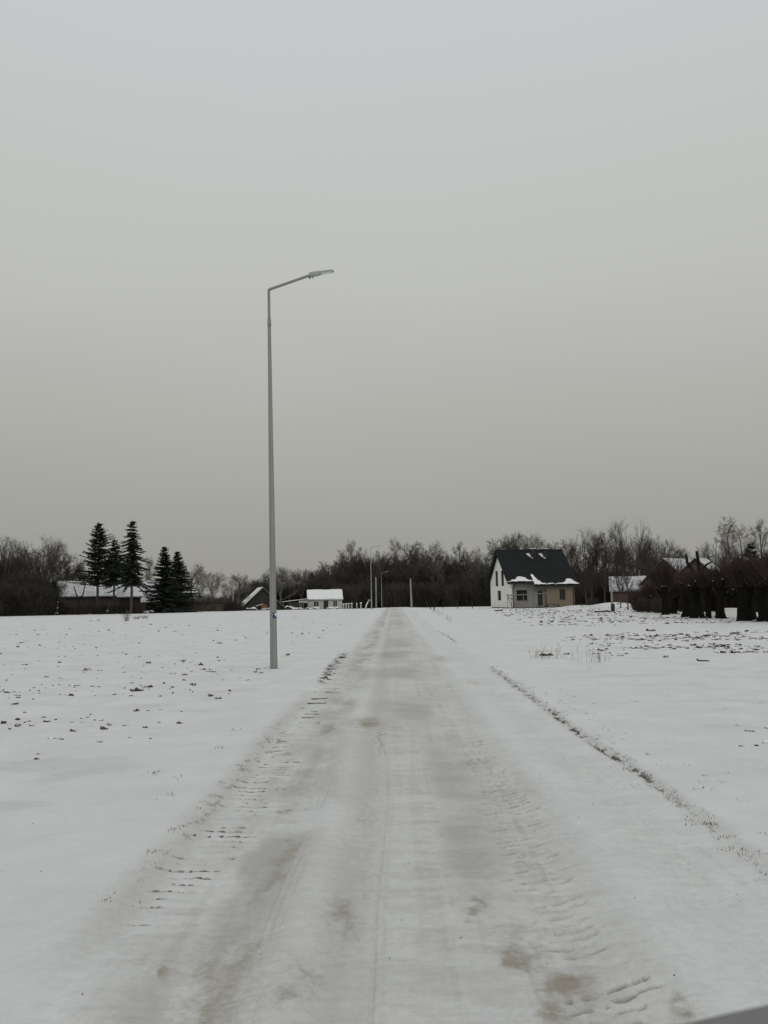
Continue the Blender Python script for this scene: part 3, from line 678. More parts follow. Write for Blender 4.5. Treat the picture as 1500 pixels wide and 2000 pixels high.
def gable_house(name, loc, rz, L, D, H, Rg, label, cat, wm, rm='wood_dark', oh=.35, front=(), left=(), right=(), snow=.12, snow_mt='snow', group=None, gable_mt=None, rt_=.12, frames='white', doors=(), back_snow=True):
    """ridge along local x; front wall at y=0, facing -y"""
    root = thing(name, loc, rz, label, cat, group)
    mf = lambda u, z, d: (u, d, z); mbk = lambda u, z, d: (u, D-d, z)
    ml = lambda u, z, d: (d, u, z); mr_ = lambda u, z, d: (L-d, u, z)
    mb = MB(); wall(mb, 0, L, lambda u: H, list(front)+list(doors), mf, z0=-.3); mb.build('wall', M[wm], root); mb = MB(); wall(mb, 0, L, lambda u: H, [], mbk, z0=-.3); mb.build('wall', M[wm], root)
    tp = lambda u: H+(Rg-H)*(1-abs(u-D/2)/(D/2))
    for mm, hh in ((ml, left), (mr_, right)): mb = MB(); wall(mb, .255, D-.255, tp, list(hh), mm, z0=-.3); mb.build('gable_wall', M[gable_mt or wm], root)
    for h in front: window(root, h, mf, fr=frames)
    for h in left: window(root, h, ml, fr=frames)
    for h in right: window(root, h, mr_, fr=frames)
    for h in doors: window(root, h, mf, 'door', 'dark', cross=False)
    k = (Rg-H)/(D/2); mb = MB(); up_ = .02
    ez = H-k*oh+up_; e0, e1, r0, r1 = (-oh, -oh, ez), (L+oh, -oh, ez), (-oh, D/2, Rg+up_), (L+oh, D/2, Rg+up_)
    slab(mb, e0, e1, r1, r0, rt_); b0, b1 = (-oh, D+oh, ez), (L+oh, D+oh, ez); slab(mb, b0, b1, r1, r0, rt_)
    roof = mb.build('roof', M[rm], root)
    if snow:
        n = Vector((0, -k, 1)).normalized()*(rt_+.01)
        S = lambda p, s=1: (p[0], p[1]+n.y*s, p[2]+n.z)
        rt0_ = (r0[0], r0[1], r0[2]+.0); 
        snow_slab('snow_cover', roof, S(e0), S(e1), (r0[0], r0[1], r0[2]+rt_*math.sqrt(1+k*k)+.005), (r1[0], r1[1], r1[2]+rt_*math.sqrt(1+k*k)+.005), snow, snow_mt, int(L*7))
        snow_slab('snow_cover', roof, S(b0, -1), S(b1, -1), (r0[0], r0[1], r0[2]+rt_*math.sqrt(1+k*k)+.01), (r1[0], r1[1], r1[2]+rt_*math.sqrt(1+k*k)+.01), snow, snow_mt, int(L*5))
    return root, roof

# --- the new white house on the right
def new_house():
    th = R(10); A = Vector((13.8, 95, 0)); A.z = gz(A.x, A.y)-.02
    L, D, H, Rg, oh = 7.75, 8.0, 3.3, 6.9, .5
    root = thing('house', A, th, 'new two tone house with steep black tiled roof and white gable in the snow field', 'house')
    mf = lambda u, z, d: (u, d, z); ml = lambda u, z, d: (d, u, z); mr_ = lambda u, z, d: (L-d, u, z); mbk = lambda u, z, d: (u, D-d, z)
    fwd_ = .45; xs = 4.3            # beige part stands forward of the grey part
    mfb = lambda u, z, d: (u, d-fwd_, z)
    win = (.75, 2.05, .98, 2.15); door = (3.35, 3.95, .28, 2.02); wb = (5.9, 6.6, 1.0, 2.15)
    mb = MB(); wall(mb, .31, xs, lambda u: H, [win, door], mf, .3, z0=.12); mb.build('front_wall', M['grey_render'], root)
    mb = MB(); wall(mb, xs, L-.003, lambda u: 2.86, [wb], mfb, .3, z0=.12); mb.box(L-.303, L-.003, -fwd_+.3, -.003, .12, 2.86); mb.box(xs, xs+.3, -fwd_+.3, .3, .12, 2.86); tag(mb.build('front_wall', M['beige'], root), 'beige coated front wall section on the right')
    tp = lambda u: H+(Rg-H)*(1-abs(u-D/2)/(D/2))
    gw = [(2.4, 3.5, 2.70, 4.60), (4.75, 5.85, 2.70, 4.60), (3.75, 5.1, .95, 2.15)]
    mb = MB(); wall(mb, 0, D, tp, gw, ml, .3, z0=.12); tag(mb.build('gable_wall', M['white_render'], root), 'white rendered gable wall facing the road')
    mb = MB(); wall(mb, 0, D, tp, [], mr_, .3, z0=.12); mb.build('gable_wall', M['beige'], root)
    mb = MB(); wall(mb, .31, L-.31, lambda u: H, [], mbk, .3, z0=.12); mb.build('back_wall', M['white_render'], root)
    mb = MB(); mb.box(.05, xs-.05, .05, D-.05, -.4, .118); mb.box(xs-.05, L-.05, .05-fwd_, D-.05, -.4, .117); mb.build('plinth', M['dark'], root)
    for h in gw: window(root, h, ml, cross=(h[2] < 2), fw=.07)
    window(root, win, mf, cross=True, fw=.05); window(root, wb, mfb, cross=False)
    window(root, door, mf, 'door', cross=False); mb = MB(); mb.box(door[0]-.1, door[1]+.1, -.9, -.02, -.2, .2); mb.build('doorstep', M['heap'], root)
    k = (Rg-H)/(D/2)
    # roof: stepped tile courses on the front, plain slab behind
    mb = MB(); t = .16; up_ = .03
    def pz(y): return Rg+up_-k*(D/2-y)
    nl = 17; xsR = 2.75
    def course(x0, x1, y0, y1, n):
        for i in range(n):
            a = y0+(y1-y0)*i/n; b = y0+(y1-y0)*(i+1)/n
            mb.hexa([(x0, a, pz(a)), (x1, a, pz(a)), (x1, b, pz(b)), (x0, b, pz(b))], [(x0, a, pz(a)+t+.05), (x1, a, pz(a)+t+.05), (x1, b, pz(b)+t), (x0, b, pz(b)+t)])
    course(-oh, L+oh, -oh, D/2, nl); course(xsR, L+oh, -oh-.42, -oh, 2)
    mb.hexa([(-oh, D/2, pz(D/2)), (L+oh, D/2, pz(D/2)), (L+oh, D+oh, 2*Rg*0+pz(-oh)), (-oh, D+oh, pz(-oh))], [(-oh, D/2, pz(D/2)+t), (L+oh, D/2, pz(D/2)+t), (L+oh, D+oh, pz(-oh)+t), (-oh, D+oh, pz(-oh)+t)])
    mb.tube([(-oh, D/2, Rg+up_+t), (L+oh, D/2, Rg+up_+t)], [.09, .09], 8)
    roof = mb.build('roof', M['tiles'], root)
    mb = MB(); mb.tube([(-oh, -oh-.07, pz(-oh)+.02), (xsR, -oh-.07, pz(-oh)+.02)], [.065]*2, 8); mb.tube([(xsR, -oh-.49, pz(-oh-.42)+.02), (L+oh, -oh-.49, pz(-oh-.42)+.02)], [.065]*2, 8); mb.build('gutter', M['dark'], roof)
    z = t+.07
    def cov(f):
        return lambda u, v: np.clip((f(u)-v)*9, 0, 1)*sst(.0, .02, v+.02)
    def patch(x0, x1, ylo, yhi, f, sd):
        e0, e1, r0, r1 = [(a, b, pz(b)+z) for a, b in ((x0, ylo), (x1, ylo), (x0, yhi), (x1, yhi))]
        snow_slab('snow_patch', roof, e0, e1, r0, r1, .10, seed=sd, nx=50, ny=24, cover=cov(f))
    nz_ = lambda u, s: .25*(fbm(u*9+s, u*0, s, 3)-.5)
    patch(-oh, xsR+.05, -oh, .75, lambda u: .10+.42*np.exp(-((u-.55)/.28)**2)+nz_(u, 3), 3)
    patch(xsR-.05, xsR+1.9, -oh-.42, .85, lambda u: .70*np.exp(-((u-.07)/.30)**2)+.08+nz_(u, 5), 5)
    patch(xsR+1.8, L+oh, -oh-.42, .5, lambda u: .10+.42*np.exp(-((u-.72)/.18)**2)+nz_(u, 8)*.6, 8)
    for cx in (3.75, 5.35):
        mb = MB(); cy = D/2-.85; mb.box(cx, cx+.62, cy-.3, cy+.42, Rg-1.4, Rg+.22); c = mb.build('chimney', M['chim'], roof)
        mb = MB(); mb.box(cx-.04, cx+.66, cy-.34, cy+.46, Rg+.22, Rg+.29); mb.build('chimney_cap', M['chim'], roof)
        mb = MB(); mb.box(cx-.02, cx+.6, cy-.32, cy+.4, Rg+.292, Rg+.38); mb.build('snow_cap', M['snow'], roof, bevel=.03)
        V0, F0 = ico(4); nn = V0*(.35+1.3*fbm(V0[:, 0]*2.2+cx*9, V0[:, 2]*2.2+V0[:, 1]*2.2, 4, 3))[:, None]; yb = cy+.02
        wd_ = np.clip(.75-.5*nn[:, 0], .2, 1.3); Q = np.stack([(nn[:, 0]+.25)*.30+cx-.17, (nn[:, 1]/wd_*.6+.45*nn[:, 0]*-1)*.30+yb+.05, 0*nn[:, 0]], 1); Q[:, 2] = pz(Q[:, 1])+t+.05+.07*nn[:, 2]
        mesh_np('snow_patch', Q, F0, M['snow'], roof, True)
    for px_, yy_ in ((.28, -.06), (L-.15, -fwd_-.06)):
        mb = MB(); e = -oh-.07 if px_ < 1 else -oh-.49; mb.tube([(px_+.15, e, pz(e)-.0), (px_, yy_, pz(e)-.35), (px_, yy_, .1)], [.05]*3, 8); mb.build('downpipe', M['dark'], root)
    for wz in (win, wb):
        mm = mf if wz is win else mfb; mb = MB(); p = mm(wz[0]-.05, wz[2]-.06, -.06); q = mm(wz[1]+.05, wz[2]-.012, .04); mb.box(p[0], q[0], p[1], q[1], p[2], q[2]); mb.build('window_sill', M['dark'], root)
    return A, th
A, th = new_house()
def hl(u, v, z=0):  # house local -> world
    return Vector((A.x+u*math.cos(th)-v*math.sin(th), A.y+u*math.sin(th)+v*math.cos(th), A.z+z))
# timber scaffold in front of the house
p0 = hl(0, 0); sc = thing('scaffold', (p0.x, p0.y, A.z), th, 'rough timber pole scaffold standing in front of the grey house wall', 'scaffold')
sr = random.Random(3)
mb = MB(); mb.tube([(-1.0, -2.0, 1.55), (1.0, -2.0, 1.60), (3.0, -2.0, 1.68), (4.3, -2.0, 1.74)], [.055]*4, 7); mb.build('rail', M['wood'], sc)
mb = MB(); mb.tube([(-1.0, -1.2, 1.55), (4.3, -1.2, 1.7)], [.04]*2, 7); mb.build('rail', M['wood'], sc)
for i, u in enumerate((-1.0, -.55, .05, .9, 2.1, 2.35, 4.05, 4.3)):
    mb = MB(); yv = -2.0 if i != 5 else -1.2; mb.tube([(u+sr.uniform(-.05, .05), yv+.06, -.1), (u, yv+.06, 1.75)], [.035]*2, 6); mb.build('post', M['wood'], sc)
for a_, b_ in (((-1.0, -2.1, 1.4), (1.1, -2.15, -.05)), ((-1.0, -2.1, 1.3), (-.5, -2.15, -.05)), ((-.4, -2.1, .9), (.3, -2.9, -.05))):
    mb = MB(); mb.tube([a_, b_], [.05, .05], 6); mb.build('brace', M['wood'], sc)
# sawhorse
q = hl(4.0, -1.6); sh = thing('sawhorse', (q.x, q.y, gz(q.x, q.y)), th, 'low dark sawhorse standing in snow before the beige wall', 'sawhorse')
mb = MB(); mb.bar((-.1, 0, .38), (1.3, 0, .30), .08, .08); mb.build('beam', M['wood_dark'], sh)
for x0, x1 in ((0, -.25), (1.15, 1.5)):
    for s in (-1, 1): mb = MB(); mb.bar((x0, 0, .4), (x1, s*.3, -.05), .06); mb.build('leg', M['wood_dark'], sh)

def heap(name, px, d, w_, h_, label, seed, dep=None, mt='heap', cat='rubbish heap', py=None):
    rs = np.random.RandomState(seed); V0, F0 = ico(); dep = dep or w_*.6; V = []; Fc = []; nv = len(V0); c = at(px, d); m = max(4, int(w_*4))
    for k in range(m):
        s = np.array([w_*.22, dep*.3, h_*.6])*rs.uniform(.5, 1.1, 3); nn = V0+rs.normal(0, .10, (nv, 3)); o_ = np.array([rs.uniform(-.42, .42)*w_, rs.uniform(-.3, .3)*dep, rs.uniform(.0, .35)*h_])
        V.append(nn*s+o_); Fc.append(F0+k*nv)
    o = mesh_np(name, np.concatenate(V), np.concatenate(Fc), M[mt]); o.location = c
    return tag(o, label, cat)
heap('brush_heap', 972, 80, 1.0, .32, 'small heap of brushwood dusted with snow left of the house scaffold', 4)
heap('tyre_heap', 1173, 66, 1.35, .36, 'low dark heap half buried in snow beside the leaning utility post', 6)

# --- buildings on the left
g = at(114, 118); farm, fr_ = gable_house('farmhouse', (g.x, 118, g.z), R(20), 9.0, 6.4, 2.65, 4.75, 'long low brown farmhouse with snowy roof behind the tall spruces', 'farmhouse', 'brownwall', front=[(1.2, 1.9, .9, 1.9), (6.4, 7.1, .9, 1.9)], doors=[(4.2, 5.0, 0, 1.95)], snow_mt='snow_thin', frames='wood')
g = at(233, 114); gable_house('shed', (g.x, 114, g.z), R(19), 2.9, 4.4, 2.5, 4.35, 'dark shed with bright white snow roof next to the farmhouse', 'shed', 'wood_dark', doors=[(.9, 2.0, 0, 1.9)], snow=.16)
g = at(268, 122); gable_house('outbuilding', (g.x, 122, g.z), R(19), 4.6, 5.4, 1.8, 4.65, 'outbuilding whose long snowy roof slopes down behind the dense spruces', 'outbuilding', 'brownwall', doors=[(1.4, 2.2, 0, 1.6)], snow=.14, snow_mt='snow_thin')
# dark barn, gable towards the road end
d = 150; ang = R(14.5); g0 = at(474, d); Wd = 7.4; Ln = 9.0
# ridge along local x = away from the viewer; local front (y=0) is the left side
dirv = Vector((-math.sin(ang), math.cos(ang)));
def barn():
    root = thing('barn', (g0.x, g0.y, g0.z-.05), ang, 'dark wooden barn with steep snow edged roof behind the tall lamp post', 'barn')
    H, Rg, k_ = .7, 4.15, (4.15-.7)/(Wd/2)
    tp = lambda u: H+(Rg-H)*(1-abs(u-Wd/2)/(Wd/2))
    mb = MB(); wall(mb, 0, Wd, tp, [(4.6, 5.9, -.3, 1.9)], lambda u, z, q: (u, q, z), z0=-.3); mb.build('gable_wall', M['wood_dark'], root); mb = MB(); wall(mb, 0, Wd, tp, [], lambda u, z, q: (u, Ln-q, z), z0=-.3); mb.build('gable_wall', M['wood_dark'], root)
    mb = MB(); mb.box(.01, .25, .26, Ln-.26, -.3, H-.05); mb.build('wall', M['wood_dark'], root); mb = MB(); mb.box(Wd-.25, Wd-.01, .26, Ln-.26, -.3, H-.05); mb.build('wall', M['wood_dark'], root)
    oh = .45; mb = MB(); e = (-oh, H-k_*oh+.03); r = (Wd/2, Rg+.03)
    slab(mb, (e[0], -oh, e[1]), (e[0], Ln+oh, e[1]), (r[0], Ln+oh, r[1]), (r[0], -oh, r[1]), .14); slab(mb, (Wd-e[0], -oh, e[1]), (Wd-e[0], Ln+oh, e[1]), (r[0], Ln+oh, r[1]), (r[0], -oh, r[1]), .14)
    roof = mb.build('roof', M['wood_dark'], root); n = Vector((-k_, 0, 1)).normalized()*.15; zt = .14*math.sqrt(1+k_*k_)+.01
    snow_slab('snow_cover', roof, (e[0]+n.x, -oh-.05, e[1]+n.z), (e[0]+n.x, Ln+oh, e[1]+n.z), (r[0], -oh-.05, r[1]+zt), (r[0], Ln+oh, r[1]+zt), .16, 'snow', 4)
    snow_slab('snow_cover', roof, (Wd-e[0]-n.x, -oh, e[1]+n.z), (Wd-e[0]-n.x, Ln+oh, e[1]+n.z), (r[0], -oh, r[1]+zt+.01), (r[0], Ln+oh, r[1]+zt+.01), .04, 'snow_thin', 5)
    mb = MB(); mb.box(4.62, 5.88, .08, .14, -.28, 1.88); mb.build('door', M['wood_dark'], root)
    rt2 = root
    return rt2
barn()
g = at(500, 147); t = thing('lean_to', (g.x, g.y, g.z), 0, 'small lean-to with a slanted snowy roof in front of the dark barn', 'shelter')
mb = MB(); mb.hexa([(0, 0, .72), (1.1, 0, 1.08), (1.1, 1.2, 1.08), (0, 1.2, .72)], [(0, 0, .76), (1.1, 0, 1.12), (1.1, 1.2, 1.12), (0, 1.2, .76)]); rf = mb.build('roof', M['wood_dark'], t)
mb = MB(); mb.hexa([(-.03, -.03, .762), (1.12, -.03, 1.122), (1.12, 1.2, 1.122), (-.03, 1.2, .762)], [(-.03, -.03, .86), (1.12, -.03, 1.22), (1.12, 1.2, 1.22), (-.03, 1.2, .86)]); mb.build('snow_cover', M['snow'], rf)
mb = MB(); mb.box(.05, 1.05, .3, 1.1, -.2, .70); mb.build('wall', M['wood_dark'], t)
g = at(511, 146); t = thing('rusty_door_panel', (g.x, g.y, g.z), 0, 'rusty orange sheet metal box leaning at the barn front', 'metal box')
mb = MB(); mb.box(0, .9, 0, .7, -.1, 1.0); mb.build('body', M['orange'], t, bevel=.02); mb = MB(); mb.box(-.04, .94, -.04, .74, 1.002, 1.06); mb.build('lid', M['orange'], t); t.name = 'metal_box'
# small pale house
d = 165; g = at(602, d); wi = [(1.1, 2.2, .55, 1.65), (5.1, 6.0, .45, 1.75)]
root, roof = gable_house('cottage', (g.x, g.y, g.z), R(8), 7.0, 5.0, 1.95, 3.75, 'small pale plastered cottage with thick snow roof left of the road end', 'cottage', 'plaster', front=wi, doors=[(3.15, 4.15, .0, 1.75)], oh=.2, snow=.2, rm='wood_dark')
g = at(553, 163); t = thing('carport', (g.x, g.y, g.z), 0, 'open lean-to shed with thin snowy roof joined to the pale cottage', 'shed')
mb = MB(); mb.hexa([(-.2, 0, 1.52), (5.0, 0, 2.05), (5.0, 3, 2.05), (-.2, 3, 1.52)], [(-.2, 0, 1.6), (5.0, 0, 2.13), (5.0, 3, 2.13), (-.2, 3, 1.6)]); rf = mb.build('roof', M['wood_dark'], t)
mb = MB(); mb.hexa([(-.2, -.03, 1.602), (5.0, -.03, 2.132), (5.0, 3, 2.132), (-.2, 3, 1.602)], [(-.2, -.03, 1.70), (5.0, -.03, 2.24), (5.0, 3, 2.24), (-.2, 3, 1.70)]); mb.build('snow_cover', M['snow'], rf)
mb = MB(); mb.box(.9, 3.1, .2, 2.8, -.2, 1.58); mb.build('wall', M['wood_dark'], t); mb = MB(); mb.box(3.15, 4.9, .25, .35, 1.35, 1.85); mb.build('fascia', M['plaster'], t)
for u in (0, 3.3, 3.7, 4.1): mb = MB(); mb.box(u, u+.12, .1, .22, -.2, 1.5); mb.build('post', M['wood'], t)
for i, (px, w_, h_, lb) in enumerate(((487, 2.6, .75, 'snow covered rubbish heap at the left foot of the dark barn'), (522, 2.0, .7, 'snow covered heap of scrap right of the orange metal box'), (548, 2.6, .8, 'snow covered woodpile just right of the tall lamp post'), (565, 2.2, .9, 'snow topped stack of junk under the lean-to shed end'), (583, 2.4, .6, 'low snow covered heap before the lean-to shed'), (612, 3.0, .6, 'snowy brush heap beneath the left cottage window'), (648, 2.6, .55, 'snowy mound beside the right cottage window'))):
    heap('rubbish_heap', px, 146 if px < 530 else 155, w_, h_, lb, 40+i)
heap('brush_heap', 207, 108, 2.6, .8, 'snow dusted brushwood heap in front of the farmhouse door', 61)
heap('brush_heap', 285, 108, 2.2, .5, 'low snowy mound by the foot of the dense spruces', 62)

# --- brick buildings on the right
g = at(1196, 104); gable_house('brick_barn', (g.x, g.y, g.z+.1), R(-14), 4.4, 5.0, 1.75, 3.4, 'low red brick barn with snow roof behind the utility post', 'barn', 'brick', doors=[(2.0, 2.9, 0, 1.6)], oh=.25, snow_mt='snow_thin', snow=.14)
def brick_house(px, d, ridge_ang, W_, L_, H, Rg, label, smt='snow_thin'):
    g = at(px, d); root = thing('brick_house', (g.x, g.y, g.z-.1), ridge_ang, label, 'house')
    k_ = (Rg-H)/(W_/2); tp = lambda u: H+(Rg-H)*(1-abs(u)/(W_/2))
    mb = MB()
    def tw(mapf, holes):
        br = [-W_/2, 0, W_/2]
        wall(mb, -W_/2, W_/2, tp, holes, mapf, z0=-.3)
    tw(lambda u, z, q: (u, q, z), [(-.45, .45, H+.2, H+1.1)]); mb.build('gable_wall', M['brick'], root); mb = MB(); tw(lambda u, z, q: (u, L_-q, z), []); mb.build('gable_wall', M['brick'], root)
    mb = MB(); mb.box(-W_/2+.005, -W_/2+.25, .26, L_-.26, -.3, H-.05); mb.build('wall', M['brick'], root); mb = MB(); mb.box(W_/2-.25, W_/2-.005, .26, L_-.26, -.3, H-.05); mb.build('wall', M['brick'], root)
    window(root, (-.45, .45, H+.2, H+1.1), lambda u, z, q: (u, q, z), fr='wood')
    oh = .3; e = (W_/2+oh, H-k_*oh+.03); mb = MB()
    for s in (-1, 1): slab(mb, (s*e[0], -oh, e[1]), (s*e[0], L_+oh, e[1]), (0, L_+oh, Rg+.03), (0, -oh, Rg+.03), .13)
    roof = mb.build('roof', M['wood_dark'], root); zt = .13*math.sqrt(1+k_*k_)+.01; n = Vector((k_, 0, 1)).normalized()*.14
    for s in (-1, 1): snow_slab('snow_cover', roof, (s*(e[0]+n.x), -oh, e[1]+n.z), (s*(e[0]+n.x), L_+oh, e[1]+n.z), (0, -oh, Rg+.03+zt+.005*s), (0, L_+oh, Rg+.03+zt+.005*s), .07, smt, 6+s)
    return root
brick_house(1303, 88, R(-48), 5.4, 5.2, 2.7, 5.15, 'red brick house with snow dusted roof behind the leftmost willows')
brick_house(1364, 84, R(-34), 4.6, 4.5, 2.9, 5.0, 'dark brick gable house behind the dead tree with lopped limbs', 'snow_thin')

# ------------------------------------------------------------------ street lamps and poles
def lamp(loc, lean, label, full=True, grp='street lamps along the left side of the road'):
    root = thing('street_lamp', loc, 0, label, 'street lamp', grp)
    Hh = 8.0; zt_ = Hh
    mb = MB(); mb.tube([(0, 0, -.3), (0, 0, 7.22)], [.080, .036], 8, True); mb.build('pole', M['galv'], root)
    mb = MB(); mb.tube([(0, 0, 7.2), (0, 0, 7.36)], [.0415, .0405], 12); mb.build('collar', M['galv'], root, True)
    mb = MB(); mb.tube([(0, 0, 7.38), (0, 0, Hh+.012), (.03, -.008, Hh+.02), (.93, -.24, Hh+.205)], [.030, .030, .031, .029], 10); mb.build('arm', M['galv'], root)
    mb = MB()
    # housing: slim wedge, broader body by the bracket then flat led tray
    pr = [(-.01, .050, .026, .040), (.02, .066, .032, .046), (.19, .070, .032, .042), (.24, .070, .022, .024), (.49, .068, .016, .018), (.525, .056, .008, .012)]
    o0 = Vector((.93, -.245, Hh+.205)); dx = Vector((.965, -.21, .035)).normalized(); dy = Vector((.21, .965, .10)).normalized(); dz = dx.cross(dy)
    V = []
    for u, hw, zt2, zb in pr:
        for s, zz in ((-1, -zb), (1, -zb), (1, zt2*.4), (.6, zt2), (-.6, zt2), (-1, zt2*.4)): V.append(o0+dx*u+dy*(s*hw*1.15)+dz*(zz+.02))
    n = 6; Fc = [(i*n+k, i*n+(k+1) % n, (i+1)*n+(k+1) % n, (i+1)*n+k) for i in range(len(pr)-1) for k in range(n)] + [tuple(reversed(range(n))), tuple(range((len(pr)-1)*n, len(pr)*n))]
    mb.add(V, Fc); head = mb.build('lamp_head', M['lamp_grey'], root)
    c = [o0+dx*.265+dy*-.062+dz*-.004, o0+dx*.485+dy*-.060+dz*.002, o0+dx*.485+dy*.060+dz*.002, o0+dx*.265+dy*.062+dz*-.004]; mb = MB(); mb.hexa([q_-dz*.012 for q_ in c], c); mb.build('lens', M['lamp_lens'], head)
    mb = MB(); c0 = o0-dx*.02-dz*.045; mb.tube([c0-dy*.05, c0+dy*.05], [.022, .022], 8); mb.tube([c0+dx*.07-dy*.05-dz*.01, c0+dx*.07+dy*.05-dz*.01], [.012, .012], 8); mb.build('bracket', M['galv'], head)
    root.rotation_euler = lean
    return root
# lamp 1
D1 = 16.9; b = P(535, 1307, D1); tp_ = P(525, 567, D1); base = Vector((b.x, D1, gz(b.x, D1)-.0)); vec = tp_-base
sc_ = vec.length/8.0
l1 = lamp(base, (0, 0, 0), 'tall galvanised street lamp nearest the camera with a blue sticker'); ry = math.atan2(vec.x, vec.z)
l1.rotation_euler = (0, ry, 0); l1.scale = (sc_*.98, sc_*.98, sc_)
def sticker(root):
    z = hgt(537, 1202, D1)/sc_; r_ = .0805-.0435*(z+.3)/7.52+.0015
    def patch_(nm, mt, a0, a1, z0, z1, rr):
        V = []; n = 5
        for j in range(n+1):
            a = R(a0+(a1-a0)*j/n); V += [(rr*math.cos(a), rr*math.sin(a), z0), (rr*math.cos(a), rr*math.sin(a), z1), ((rr+.001)*math.cos(a), (rr+.001)*math.sin(a), z1), ((rr+.001)*math.cos(a), (rr+.001)*math.sin(a), z0)]
        Fc = [(4*j+k, 4*j+(k+1) % 4, 4*j+4+(k+1) % 4, 4*j+4+k) for j in range(n) for k in range(4)]+[(3, 2, 1, 0), (4*n, 4*n+1, 4*n+2, 4*n+3)]
        mb = MB(); mb.add(V, Fc); return mb.build(nm, M[mt], root if nm == 'sticker' else st)
    global st
    st = patch_('sticker', 'blue', -85, 5, z-.055, z+.055, r_)
    patch_('sticker_mark', 'white', -62, -8, z+.012, z+.042, r_+.0012); patch_('sticker_mark', 'white', -50, -22, z-.02, z+.012, r_+.0014)
sticker(l1)
def snow_foot(root): 
    mb = MB(); rs = random.Random(2); n = 14; V = []
    for i, (rr, z) in enumerate(((.46, -.04), (.30, .008), (.17, .040), (.11, .035), (.078, .0))):
        for k in range(n): a = 6.283*k/n; q_ = rr*(1+.2*rs.uniform(-1, 1)*(i < 2)); V.append((q_*math.cos(a)*1.2, q_*math.sin(a), z))
    mb.add(V, [(i*n+k, i*n+(k+1) % n, (i+1)*n+(k+1) % n, (i+1)*n+k) for i in range(4) for k in range(n)]); mb.build('snow_collar', M['snow_low'], root, True)
snow_foot(l1)
for px, d_, py0, lb, lean in ((726, 103, 1070, 'second street lamp at the far left verge beside the snow topped fence posts', -.004), (746, 168, 1119, 'third and most distant small street lamp near the road crest', -.004)):
    o = copy_tree(l1)
    for ch in list(o.children):
        if ch.name.startswith(('sticker', 'snow_collar')):
            for c2 in list(ch.children): bpy.data.objects.remove(c2)
            bpy.data.objects.remove(ch)
    p = at(px, d_); o.location = p; o.rotation_euler = (0, lean, 0); hh = P(px-3 if d_ < 150 else px-1, py0, d_).z-p.z; s = hh/8.0; o.scale = (s*1.1, s*1.1, s)
    tag(o, lb, None, 'street lamps along the left side of the road')
def pole(name, px, d, top, label, r0=.13, r1=.09, mt='concrete', cross=None, lean=0, ladder=False, box=None):
    p = at(px, d); h = hgt(px, top, d); t = thing(name, p, 0, label, 'utility pole'); mb = MB()
    if ladder:
        mb.bar((-.10, 0, -.3), (-.06, 0, h), .07, .16); mb.bar((.10, 0, -.3), (.06, 0, h), .07, .16)
        k = .3
        while k < h*.55: mb.box(-.07, .07, -.07, .07, k, k+.28); k += .55
        mb.box(-.09, .09, -.075, .075, h*.55, h)
    else: mb.tube([(0, 0, -.3), (0, 0, h)], [r0, r1], 10)
    mb.build('post', M[mt], t)
    if cross:
        mb = MB(); mb.bar((-.05, -.1, h-.12), (cross, -.1, h-.2), .08); mb.build('crossarm', M['wood_dark'], t)
        for u in ((cross*.5, h-.14), (cross*.9, h-.18)): mb = MB(); mb.tube([(u[0], -.1, u[1]), (u[0], -.1, u[1]+.12)], [.03, .02], 8); mb.build('insulator', M['white'], t)
    if box: mb = MB(); mb.box(-.15, .13, -.32, -.12, box, box+.75); mb.build('meter_box', M['dark'], t)
    t.rotation_euler = (0, lean, 0); return t
pole('utility_pole', 735, 140, 1127, 'slotted concrete utility pole between the second and third lamps', ladder=True)
pole('utility_pole', 804, 112, 1130, 'plain concrete utility pole at the right verge near the road crest', r0=.15, r1=.09, lean=-.02)
pole('utility_pole', 455, 135, 1128, 'grey utility pole with a crossarm in front of the round bare tree', cross=1.1)
pole('utility_pole', 1196, 68, 1128, 'thin pale utility pole with a dark box at its foot beyond the field', r0=.09, r1=.06, box=-.1)
pole('utility_pole', 1328, 70, 1103, 'grey utility pole standing before the red brick house', r0=.09, r1=.08)

# ------------------------------------------------------------------ fences and small things
def fpost(px, d, h, label, group, cap=False, w_=.09, mt='wood'):
    p = at(px, d); t = thing('fence_post', p, 0, label, 'fence post', group)
    mb = MB(); mb.box(-w_/2, w_/2, -w_/2, w_/2, -.3, h); mb.build('post', M[mt], t)
    if cap: mb = MB(); mb.box(-w_*.7, w_*.7, -w_*.7, w_*.7, h+.001, h+.14); mb.build('snow_cap', M['snow'], t, bevel=.03)
for i, px in enumerate((671, 676, 681, 687, 697, 705)):
    fpost(px, 128, (.75, .8, .8, .85, .8, .9)[i], ['pale post at the cottage end of the left fence', 'second pale post from the cottage end of the left fence', 'third pale post from the cottage end of the left fence', 'fourth pale post from the cottage, snow on top', 'thin pale post left of the leaning snowy branch', 'pale post nearest the leaning snowy branch'][i], 'snow topped posts of the left fence', True, .22 if i != 4 else .16, 'plaster')
for i, px in enumerate((834, 865, 894, 923)):
    fpost(px, 106-i*2, .75 if i else .9, ['dark fence post beside the right verge, nearest the road', 'second thin fence post right of the road crest', 'third thin fence post, midway to the house', 'thin fence post nearest the white house'][i], 'thin posts of the right field fence', False, .09, 'wood_dark')
for i, (px, d_) in enumerate(((841, 98), (848, 92))): fpost(px, d_, .35, ['short dark stake leaning at the right verge', 'shortest dark stake at the right verge'][i], 'short stakes at the right verge', False, .12, 'wood_dark')
